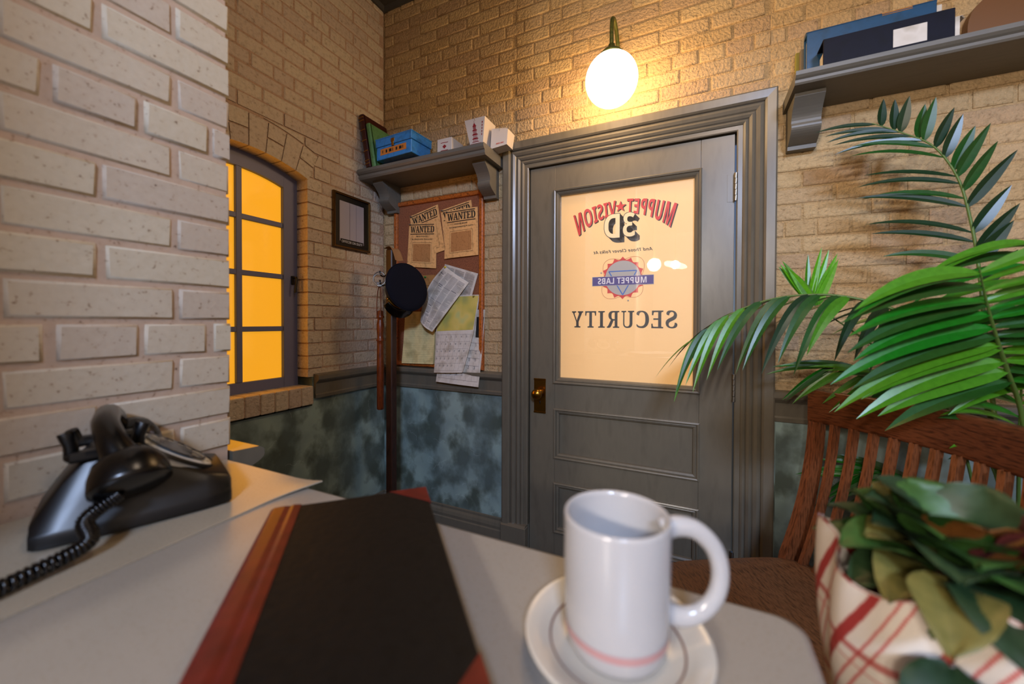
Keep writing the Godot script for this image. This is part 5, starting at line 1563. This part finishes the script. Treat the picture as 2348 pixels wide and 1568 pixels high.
	frond(o, [soil + Vector3(0.01, 0, 0.06), Vector3(2.22, 0.66, 0.42), Vector3(2.20, 0.88, 0.47), Vector3(2.18, 1.05, 0.51), Vector3(2.15, 1.18, 0.55), Vector3(2.11, 1.26, 0.60)], 0.005, 0.50, 12,
		[[Vector3(-0.75, -0.25, 0.15), 0.2, 0.22, 0.0140, 0.40, Vector3(0, 0.7, 0.7), 0.85], [Vector3(0.8, 0.05, -0.1), 0.25, 0.22, 0.0150, 0.35, Vector3(0, 0.7, 0.7), 0.85]], [bright, green, mid])
	# fronds on the far right, partly outside the picture
	frond(o, [soil + Vector3(0.0, 0, 0.04), Vector3(2.23, 0.60, 0.36), Vector3(2.205, 0.80, 0.40), Vector3(2.175, 0.94, 0.46), Vector3(2.14, 1.02, 0.53)], 0.005, 0.48, 11,
		[[Vector3(-0.8, 0.20, 0.15), 0.3, 0.19, 0.0130, 0.45, Vector3(0, 0.8, 0.5), 0.8], [Vector3(0.8, 0.1, 0.0), 0.3, 0.19, 0.013, 0.40, Vector3(0, 0.8, 0.5), 0.8]], [green, bright, mid])
	frond(o, [soil + Vector3(0.05, 0, 0.0), Vector3(2.31, 0.65, 0.30), Vector3(2.33, 0.90, 0.31), Vector3(2.36, 1.12, 0.32), Vector3(2.42, 1.28, 0.33), Vector3(2.50, 1.38, 0.34)], 0.005, 0.42, 11,
		[[Vector3(-0.7, 0.45, 0.1), 0.3, 0.20, 0.0120, 0.30, Vector3(0, 0.4, 1), 0.7], [Vector3(0.8, -0.1, 0.0), 0.3, 0.20, 0.012, 0.25, Vector3(0, 0.4, 1), 0.7]], [dark, mid])

func build_bouquet() -> void:
	var c := Vector3(1.752, 0.70, 1.215)
	var o := thing("plant_stool", "small wooden stool under the cloth wrapped plant, outside the picture", "stool", Vector3(c.x, 0, c.z))
	var b := B.new(); lathe(b, [Vector2(0, 0.675), Vector2(0.070, 0.675), Vector2(0.075, 0.680), Vector2(0.075, 0.695), Vector2(0.070, 0.700), Vector2(0, 0.700)], 28, Transform3D(Basis.IDENTITY, Vector3(c.x, 0, c.z)), 0, [1, 4]); part(o, "top", b, M.oak)
	for i in 3:
		b = B.new(); var a := TAU * i / 3.0
		tube(b, [Vector3(c.x + cos(a) * 0.05, 0.676, c.z + sin(a) * 0.05), Vector3(c.x + cos(a) * 0.085, 0.0, c.z + sin(a) * 0.085)], 0.011, 8); part(o, "leg", b, M.oak)
	o = thing("wrapped_plant", "leafy red and green plant wrapped in a red striped white cloth", "plant", c)
	# cloth round the pot, folded
	var R := func(a: float, v: float) -> Vector3:
		var fold := 0.005 * sin(a * 5.0 + 1.3) + 0.002 * sin(a * 11.0 + v * 2.0) + 0.002 * sin(a * 3.0 - v * 3.0)
		var r := lerpf(0.070, 0.088, sin(minf(v, 1.0) * PI * 0.62)) + fold * (0.4 + v)
		var y := 0.205 * v + 0.012 * sin(a * 4.0 + 0.6) * v * v
		return c + Vector3(cos(a) * r, y, sin(a) * r)
	b = B.new()
	patch(b, func(u, v): return R.call(-u * TAU, v), 96, 24, 0)
	patch(b, func(u, v): var p: Vector3 = R.call(u * TAU, 1.0 - v); var d := (p - c); d.y = 0; return p - d.normalized() * 0.003, 96, 24, 1)
	part(o, "cloth", b, cloth_mat())
	b = B.new()
	lathe(b, [Vector2(0, 0), Vector2(0.055, 0), Vector2(0.062, 0.14), Vector2(0, 0.15)], 24, Transform3D(Basis.IDENTITY, c), 0, [1, 2]); part(o, "pot", b, mat(Color(0.35, 0.2, 0.14), 0.8))
	var vein := noise_tex(256, 0.02, [Color(0.75, 0.8, 0.75), Color(1, 1, 1)], [0.0, 1.0], 4, 95)
	var cols := [Color(0.15, 0.29, 0.10), Color(0.10, 0.20, 0.10), Color(0.20, 0.34, 0.13), Color(0.16, 0.25, 0.14), Color(0.34, 0.12, 0.10), Color(0.43, 0.40, 0.20), Color(0.46, 0.27, 0.10)]
	var ms := []
	for q in cols:
		var m := textured(mat(q, 0.5), vein, Vector3(12, 12, 12)); m.backlight_enabled = true; m.backlight = Color(q.r, q.g, q.b) * 0.3
		ms.append(m)
	var top := c + Vector3(0, 0.190, 0)
	for i in 46:
		var a := TAU * i / 46.0 * 7.0 + rng.randf_range(-0.3, 0.3)
		var lev := i / 45.0
		var el := lerpf(0.30, 1.25, lev)
		var d := Vector3(cos(a) * cos(el), sin(el), sin(a) * cos(el))
		var p := top + Vector3(cos(a), 0, sin(a)) * 0.02 + Vector3.UP * 0.03 * lev
		var mi: int = [0, 1, 2, 3, 0, 1, 4, 2, 3, 5, 0, 1, 4, 6][i % 14]
		broad_leaf(o, p, d, rng.randf_range(0.066, 0.088), rng.randf_range(0.024, 0.034), ms[mi])
	# outer leaves hanging over the right-hand and near side of the cloth
	for i in 27:
		var a := lerpf(-0.15, 1.95, (i % 9) / 8.0) + rng.randf_range(-0.08, 0.08)
		var rowk := i / 9
		var d := Vector3(cos(a) * 0.8, 0.15 - 0.45 * rowk, sin(a) * 0.8).normalized()
		var p := c + Vector3(cos(a) * (0.060 + 0.030 * rowk), 0.214 - 0.040 * rowk, sin(a) * (0.060 + 0.030 * rowk))
		broad_leaf(o, p, d, rng.randf_range(0.055, 0.070), rng.randf_range(0.020, 0.027), ms[[4, 1, 3, 4, 0, 5, 1, 4, 6][(i * 4 + rowk) % 9]])

func broad_leaf(o: Node3D, base: Vector3, dir: Vector3, L: float, w: float, m: Material) -> void:
	var b := B.new()
	var wd := dir.cross(Vector3.UP).normalized()
	if wd.length() < 0.1: wd = Vector3.RIGHT
	var ph := rng.randf() * 6.0
	var f := func(u: float, v: float) -> Vector3:
		var s := v; var t := u * 2.0 - 1.0
		var h := w * pow(sin(PI * clampf(s * 0.96 + 0.03, 0, 1)), 0.7) * (1.15 - 0.3 * s)
		var nrm := wd.cross(dir).normalized()
		return base + dir * L * s + Vector3.DOWN * L * 0.42 * s * s + wd * h * t + nrm * (absf(t) * h * 0.35 + 0.0022 * sin(t * 5.0 + s * 9.0 + ph))
	patch(b, f, 6, 8, 0)
	part(o, "leaf", b, m)

func cloth_mat() -> StandardMaterial3D:
	# woven print: white cloth with red bands both ways
	var im := Image.create_empty(512, 256, false, Image.FORMAT_RGB8)
	im.fill(Color(0.80, 0.76, 0.71))
	var red := Color(0.56, 0.16, 0.14)
	var pale := Color(0.69, 0.36, 0.33)
	for x in 512:
		for y in 256:
			var d := fposmod(x + y * 0.35, 51.2)
			var h := fposmod(y + 20.0, 86.0)
			var c := Color(0.78, 0.74, 0.69)
			if d < 7.0: c = red
			elif (d > 17.0 and d < 19.0) or (d > 25.0 and d < 27.0): c = pale
			if h < 8.0: c = c.lerp(red, 0.6)
			elif h > 18.0 and h < 21.0: c = c.lerp(pale, 0.7)
			im.set_pixel(x, y, c)
	var m := mat(Color(1, 1, 1), 0.9)
	m.albedo_texture = ImageTexture.create_from_image(im)
	m.backlight_enabled = true; m.backlight = Color(0.1, 0.09, 0.08)
	return m

func slanted_book(called: String, label: String, category: String, foot: Vector3, lean: float, th: float, h: float, dp: float, cover: Material, pages: Material, bands: Array) -> void:
	# spine faces +z; foot is the front lower left corner; lean tips it to the left
	var o := thing(called, label, category, foot)
	var T := Transform3D(Basis(Vector3(0, 0, 1), lean), foot)
	var b := B.new()
	cbox(b, Vector3(0, 0, -dp), Vector3(0.003, h, -0.003), 0.001, T); cbox(b, Vector3(th - 0.003, 0, -dp), Vector3(th, h, -0.003), 0.001, T)
	part(o, "covers", b, cover)
	b = B.new()
	var sp := PackedVector2Array()
	for i in 11:
		var a := PI * i / 10.0
		sp.append(Vector2(th / 2 - cos(a) * th / 2, -0.004 + sin(a) * 0.008))
	sp.append(Vector2(th, -0.012)); sp.append(Vector2(0, -0.012))
	prism(b, sp, h, T * Transform3D(Basis(Vector3(1, 0, 0), Vector3(0, 0, 1), Vector3(0, -1, 0)), Vector3(0, h, 0)))
	var s := part(o, "spine", b, cover)
	b = B.new(); cbox(b, Vector3(0.003, 0.004, -dp + 0.005), Vector3(th - 0.003, h - 0.004, -0.011), 0.0, T); part(o, "page_block", b, pages)
	if bands:
		var gold := mat(Color(0.55, 0.38, 0.12), 0.4, 0.6)
		for y in bands:
			b = B.new(); cbox(b, Vector3(0.001, h * y, -0.004), Vector3(th - 0.001, h * y + 0.004, 0.0046), 0.001, T)
			part(s, "gilt_band", b, gold)

func build_shelf_items() -> void:
	var pages := mat(Color(0.62, 0.52, 0.38), 0.9)
	var y := 1.8665
	var maroon := textured(mat(Color(0.20, 0.035, 0.03), 0.4), M.brown_paper.albedo_texture, Vector3(6, 6, 6))
	slanted_book("album", "tall maroon leather book leaning on the window wall", "book", Vector3(0.055, y, 0.185), 0.185, 0.032, 0.275, 0.165, maroon, pages, [0.06, 0.12, 0.3, 0.5, 0.7, 0.88, 0.94])
	slanted_book("book", "green hardback book leaning on the maroon book", "book", Vector3(0.090, y, 0.180), 0.185, 0.026, 0.225, 0.150, textured(mat(Color(0.30, 0.47, 0.27), 0.55), M.brown_paper.albedo_texture, Vector3(6, 6, 6)), pages, [])
	# blue cigar box
	var o := thing("orange_book", "orange book lying under the blue box", "book", Vector3(0.22, y, 0.09))
	var b := B.new(); cbox(b, Vector3(0.128, y, 0.022), Vector3(0.330, y + 0.004, 0.138), 0.001); cbox(b, Vector3(0.128, y + 0.024, 0.022), Vector3(0.330, y + 0.028, 0.138), 0.001); cbox(b, Vector3(0.128, y, 0.134), Vector3(0.330, y + 0.028, 0.139), 0.0015)
	part(o, "cover", b, mat(Color(0.55, 0.22, 0.05), 0.5))
	b = B.new(); cbox(b, Vector3(0.131, y + 0.004, 0.026), Vector3(0.327, y + 0.024, 0.134), 0.0); part(o, "page_block", b, pages)
	o = thing("blue_box", "blue lidded box with an orange label on the left shelf", "box", Vector3(0.24, y + 0.0285, 0.10))
	var blue := textured(mat(Color(0.17, 0.47, 0.72), 0.45), M.brown_paper.albedo_texture, Vector3(4, 4, 4))
	var T := Transform3D(Basis(Vector3.UP, -0.06), Vector3(0.124, y + 0.0285, 0.038))
	b = B.new(); cbox(b, Vector3(0.004, 0.0, 0.004), Vector3(0.232, 0.062, 0.140), 0.002, T); var body := part(o, "tray", b, blue)
	b = B.new(); cbox(b, Vector3(0.0, 0.0625, 0.0), Vector3(0.236, 0.098, 0.144), 0.002, T); cbox(b, Vector3(-0.002, 0.096, -0.001), Vector3(0.238, 0.103, 0.146), 0.002, T); part(o, "lid", b, blue)
	b = B.new(); cbox(b, Vector3(0.030, 0.020, 0.1395), Vector3(0.200, 0.050, 0.1408), 0.0003, T); var lab := part(o, "label_strip", b, mat(Color(0.70, 0.42, 0.14), 0.7), "orange paper label")
	b = B.new()
	for i in 7: cbox(b, Vector3(0.045 + i * 0.022, 0.028, 0.1408), Vector3(0.045 + i * 0.022 + 0.004 + 0.006 * (i % 3), 0.042, 0.1412), 0.0, T)
	part(lab, "print", b, M.ink)
	b = B.new(); cbox(b, Vector3(0.105, 0.070, 0.1435), Vector3(0.128, 0.088, 0.1460), 0.001, T); cbox(b, Vector3(0.110, 0.052, 0.1400), Vector3(0.123, 0.072, 0.1470), 0.001, T); part(o, "clasp", b, M.brass)
	# little white cartons
	var card := mat(Color(0.74, 0.70, 0.66), 0.6)
	var redp := mat(Color(0.50, 0.06, 0.10), 0.6)
	for k in [["small white carton with a red emblem beside the blue box", Vector3(0.468, y, 0.06), Vector3(0.080, 0.074, 0.095), 0.0], ["small white carton half hidden behind the standing takeout box", Vector3(0.572, y, 0.006), Vector3(0.06, 0.085, 0.045), 0.0]]:
		var p: Vector3 = k[1]; var s: Vector3 = k[2]
		o = thing("carton", k[0], "box", p + Vector3(s.x / 2, 0, s.z / 2), "small cartons on the left shelf")
		T = Transform3D(Basis(Vector3.UP, k[3]), p)
		b = B.new(); cbox(b, Vector3.ZERO, s, 0.0012, T); part(o, "carton_body", b, card)
		b = B.new()
		var xf := T.translated_local(Vector3(0, 0, s.z))
		var g := func(u, v): return xf * Vector3(u * s.x, v * s.y, 0.0006)
		prism(b, PackedVector2Array([Vector2(s.x * 0.5, s.y * 0.36), Vector2(s.x * 0.64, s.y * 0.5), Vector2(s.x * 0.5, s.y * 0.62), Vector2(s.x * 0.36, s.y * 0.5)]), 0.0004, xf)
		for yy in [0.72, 0.24]: cbox(b, Vector3(s.x * 0.25, s.y * yy, -0.0001), Vector3(s.x * 0.75, s.y * (yy + 0.035), 0.0005), 0, xf)
		part(o, "print", b, redp)
	# standing takeout box with a red pagoda
	o = thing("takeout_box", "upright white takeout box printed with a red pagoda", "takeout box", Vector3(0.668, y, 0.10))
	var f0 := [Vector3(0.642, y, 0.140), Vector3(0.700, y, 0.140), Vector3(0.722, y + 0.128, 0.158), Vector3(0.618, y + 0.128, 0.158)]
	takeout(o, f0, 0.066, 0.100, card)
	pagoda(o, f0, redp)
	# takeout box lying on its side, over the end of the shelf
	o = thing("takeout_box", "white takeout box lying on its side at the shelf end", "takeout box", Vector3(0.72, y, 0.10))
	var f1 := [Vector3(0.7265, y, 0.115), Vector3(0.802, y + 0.012, 0.105), Vector3(0.804, y + 0.083, 0.098), Vector3(0.7285, y + 0.092, 0.108)]
	takeout(o, f1, 0.060, 0.070, card)
	b = B.new()
	var fx := func(u: float, v: float) -> Vector3: return f1[0].lerp(f1[1], u).lerp(f1[3].lerp(f1[2], u), v) + Vector3(0, 0, 0.0008)
	for i in 12:
		if i == 6: continue
		var ua := 0.34 + i * 0.039
		b.quad(fx.call(ua, 0.15), fx.call(ua + 0.026, 0.15), fx.call(ua + 0.030, 0.23), fx.call(ua + 0.006, 0.23))
	part(o, "print", b, mat(Color(0.70, 0.25, 0.12), 0.6))
	# right shelf: binders and folders
	var navy := textured(mat(Color(0.035, 0.038, 0.10), 0.6, 0.0, 0.3), M.brown_paper.albedo_texture, Vector3(3, 3, 3))
	var teal := textured(mat(Color(0.02, 0.25, 0.40), 0.42), M.brown_paper.albedo_texture, Vector3(3, 3, 3))
	var yr := 1.8665
	o = thing("binder", "navy blue binder lying along the front of the right shelf", "binder", Vector3(2.04, yr, 0.16))
	b = B.new()
	cbox(b, Vector3(1.898, yr, 0.115), Vector3(2.184, yr + 0.003, 0.182), 0.001); cbox(b, Vector3(1.898, yr + 0.081, 0.115), Vector3(2.184, yr + 0.084, 0.182), 0.001); cbox(b, Vector3(1.898, yr, 0.180), Vector3(2.184, yr + 0.084, 0.184), 0.0015)
	part(o, "cover", b, navy)
	b = B.new(); cbox(b, Vector3(1.905, yr + 0.004, 0.118), Vector3(2.195, yr + 0.060, 0.178), 0.0); part(o, "papers", b, M.white_paper)
	b = B.new(); cbox(b, Vector3(2.057, yr + 0.012, 0.1838), Vector3(2.128, yr + 0.062, 0.1846), 0.0003); part(o, "label", b, M.white_paper, "white paper label")
	o = thing("binder", "teal blue binder standing on edge behind the navy binder", "binder", Vector3(2.03, yr, 0.10))
	b = B.new()
	cbox(b, Vector3(1.872, yr, 0.072), Vector3(2.176, yr + 0.158, 0.076), 0.0015); cbox(b, Vector3(1.872, yr, 0.108), Vector3(2.176, yr + 0.158, 0.112), 0.0015)
	var rp := PackedVector2Array()
	for i in 9: rp.append(Vector2(0.092 + cos(PI * i / 8.0) * 0.020, yr + 0.154 + sin(PI * i / 8.0) * 0.014))
	run(b, rp, Vector3(1.872, 0, 0), Vector3(2.176, 0, 0), Vector3(0, 0, 1))
	part(o, "cover", b, teal)
	b = B.new(); cbox(b, Vector3(1.878, yr + 0.004, 0.077), Vector3(2.188, yr + 0.146, 0.107), 0.0); part(o, "papers", b, M.white_paper)
	b = B.new()
	run(b, PackedVector2Array([Vector2(0.088, yr + 0.1684), Vector2(0.100, yr + 0.1677), Vector2(0.110, yr + 0.1617), Vector2(0.1126, yr + 0.1522), Vector2(0.1118, yr + 0.1522), Vector2(0.108, yr + 0.1602), Vector2(0.098, yr + 0.1657)]), Vector3(2.056, 0, 0), Vector3(2.124, 0, 0), Vector3(0, 0, 1)); part(o, "label", b, M.brown_paper)
	o = thing("folder", "grey card folder standing behind the teal binder", "folder", Vector3(1.95, yr, 0.05))
	b = B.new(); cbox(b, Vector3(1.866, yr, 0.040), Vector3(2.15, yr + 0.140, 0.062), 0.002); part(o, "card", b, mat(Color(0.40, 0.36, 0.30), 0.7))
	o = thing("folder", "olive yellow folder against the wall on the right shelf", "folder", Vector3(1.95, yr, 0.02))
	b = B.new(); cbox(b, Vector3(1.858, yr, 0.016), Vector3(2.12, yr + 0.150, 0.030), 0.002); part(o, "card", b, mat(Color(0.50, 0.47, 0.18), 0.7))
	o = thing("loose_papers", "white loose papers sticking out behind the navy binder", "papers", Vector3(2.15, yr, 0.15))
	for k in 3:
		b = B.new(); cbox(b, Vector3(2.10, yr + 0.061 + 0.0025 * k, 0.122), Vector3(2.202 + 0.006 * k, yr + 0.0622 + 0.0025 * k, 0.176 - 0.01 * k), 0.0); part(o, "paper", b, M.white_paper)
	o = thing("leather_case", "brown rounded flat case leaning on the wall at the right shelf end", "case", Vector3(2.42, yr, 0.03))
	b = B.new()
	var rc := PackedVector2Array([Vector2(2.272, yr), Vector2(2.62, yr)])
	for i in 7: rc.append(Vector2(2.56 + cos(PI / 2 * i / 6.0) * 0.06, yr + 0.12 + sin(PI / 2 * i / 6.0) * 0.06))
	for i in 7: rc.append(Vector2(2.332 + cos(PI / 2 + PI / 2 * i / 6.0) * 0.06, yr + 0.10 + sin(PI / 2 + PI / 2 * i / 6.0) * 0.08))
	prism(b, rc, 0.03, Transform3D(Basis.IDENTITY, Vector3(0, 0, 0.008)))
	part(o, "body", b, mat(Color(0.42, 0.27, 0.10), 0.5))
	b = B.new(); lathe(b, [Vector2(0.006, 0), Vector2(0.005, 0.002), Vector2(0, 0.003)], 10, Transform3D(Basis(Vector3(1, 0, 0), PI / 2), Vector3(2.292, yr + 0.022, 0.038))); part(o, "stud", b, M.black_metal)

func takeout(o: Node3D, f: Array, dp_low: float, dp_top: float, m: Material) -> void:
	# front face corners: lower left, lower right, upper right, upper left; narrower at the foot
	var b := B.new()
	var k := []
	for i in 4: k.append(f[i] + Vector3(0, 0, -(dp_low if i < 2 else dp_top)))
	var ctr: Vector3 = (f[0] + f[2] + k[0] + k[2]) / 4.0
	for q in [[f[0], f[1], f[2], f[3]], [k[1], k[0], k[3], k[2]], [f[1], k[1], k[2], f[2]], [k[0], f[0], f[3], k[3]], [k[0], k[1], f[1], f[0]]]: _out_quad(b, q, ctr)
	part(o, "carton_body", b, m)
	b = B.new()
	# folded top flaps
	var up: Vector3 = (f[3] - f[0]).normalized()
	var mid: Vector3 = (f[3] + k[2]) / 2.0
	_out_quad(b, [f[3], f[2], mid.lerp(f[2], 0.55) + up * 0.012, mid.lerp(f[3], 0.45) + up * 0.012], ctr)
	_out_quad(b, [k[2], k[3], mid.lerp(k[3], 0.45) + up * 0.010, mid.lerp(k[2], 0.55) + up * 0.010], ctr)
	part(o, "flap", b, m)
	b = B.new()
	tube(b, bezier([(f[3] + f[2]) / 2.0 - up * 0.01, (f[3] + f[2]) / 2.0 + up * 0.012, (k[3] + k[2]) / 2.0 + up * 0.012, (k[3] + k[2]) / 2.0 - up * 0.01], 14), 0.0007, 5); part(o, "wire_handle", b, M.steel)

func pagoda(o: Node3D, f: Array, m: Material) -> void:
	var g := func(u: float, v: float) -> Vector3: return f[0].lerp(f[1], u).lerp(f[3].lerp(f[2], u), v) + Vector3(0, 0, 0.0007)
	var b := B.new()
	var q := func(u0, v0, u1, v1, u2, v2, u3, v3): b.quad(g.call(u0, v0), g.call(u1, v1), g.call(u2, v2), g.call(u3, v3))
	var c := 0.46
	for i in 4:
		var y := 0.30 + i * 0.135
		var w := 0.225 - i * 0.038
		q.call(c - w, y + 0.045, c - w * 0.8, y + 0.03, c - w * 0.45, y + 0.075, c - w * 0.5, y + 0.08)
		q.call(c + w * 0.8, y + 0.03, c + w, y + 0.045, c + w * 0.5, y + 0.08, c + w * 0.45, y + 0.075)
		q.call(c - w * 0.8, y + 0.03, c + w * 0.8, y + 0.03, c + w * 0.45, y + 0.08, c - w * 0.45, y + 0.08)
		for s in [-0.55, -0.18, 0.18, 0.55]: q.call(c + w * s - 0.016, y - 0.05, c + w * s + 0.016, y - 0.05, c + w * s + 0.016, y + 0.03, c + w * s - 0.016, y + 0.03)
	q.call(c - 0.07, 0.785, c + 0.07, 0.785, c + 0.012, 0.85, c - 0.012, 0.85); q.call(c - 0.01, 0.85, c + 0.01, 0.85, c + 0.006, 0.92, c - 0.006, 0.92)
	q.call(c - 0.26, 0.235, c + 0.26, 0.235, c + 0.24, 0.255, c - 0.24, 0.255); q.call(0.08, 0.18, 0.90, 0.18, 0.90, 0.196, 0.08, 0.196)
	for i in 5: q.call(0.86, 0.42 + i * 0.095, 0.91, 0.42 + i * 0.095, 0.91, 0.48 + i * 0.095, 0.86, 0.48 + i * 0.095)
	part(o, "pagoda_print", b, m)
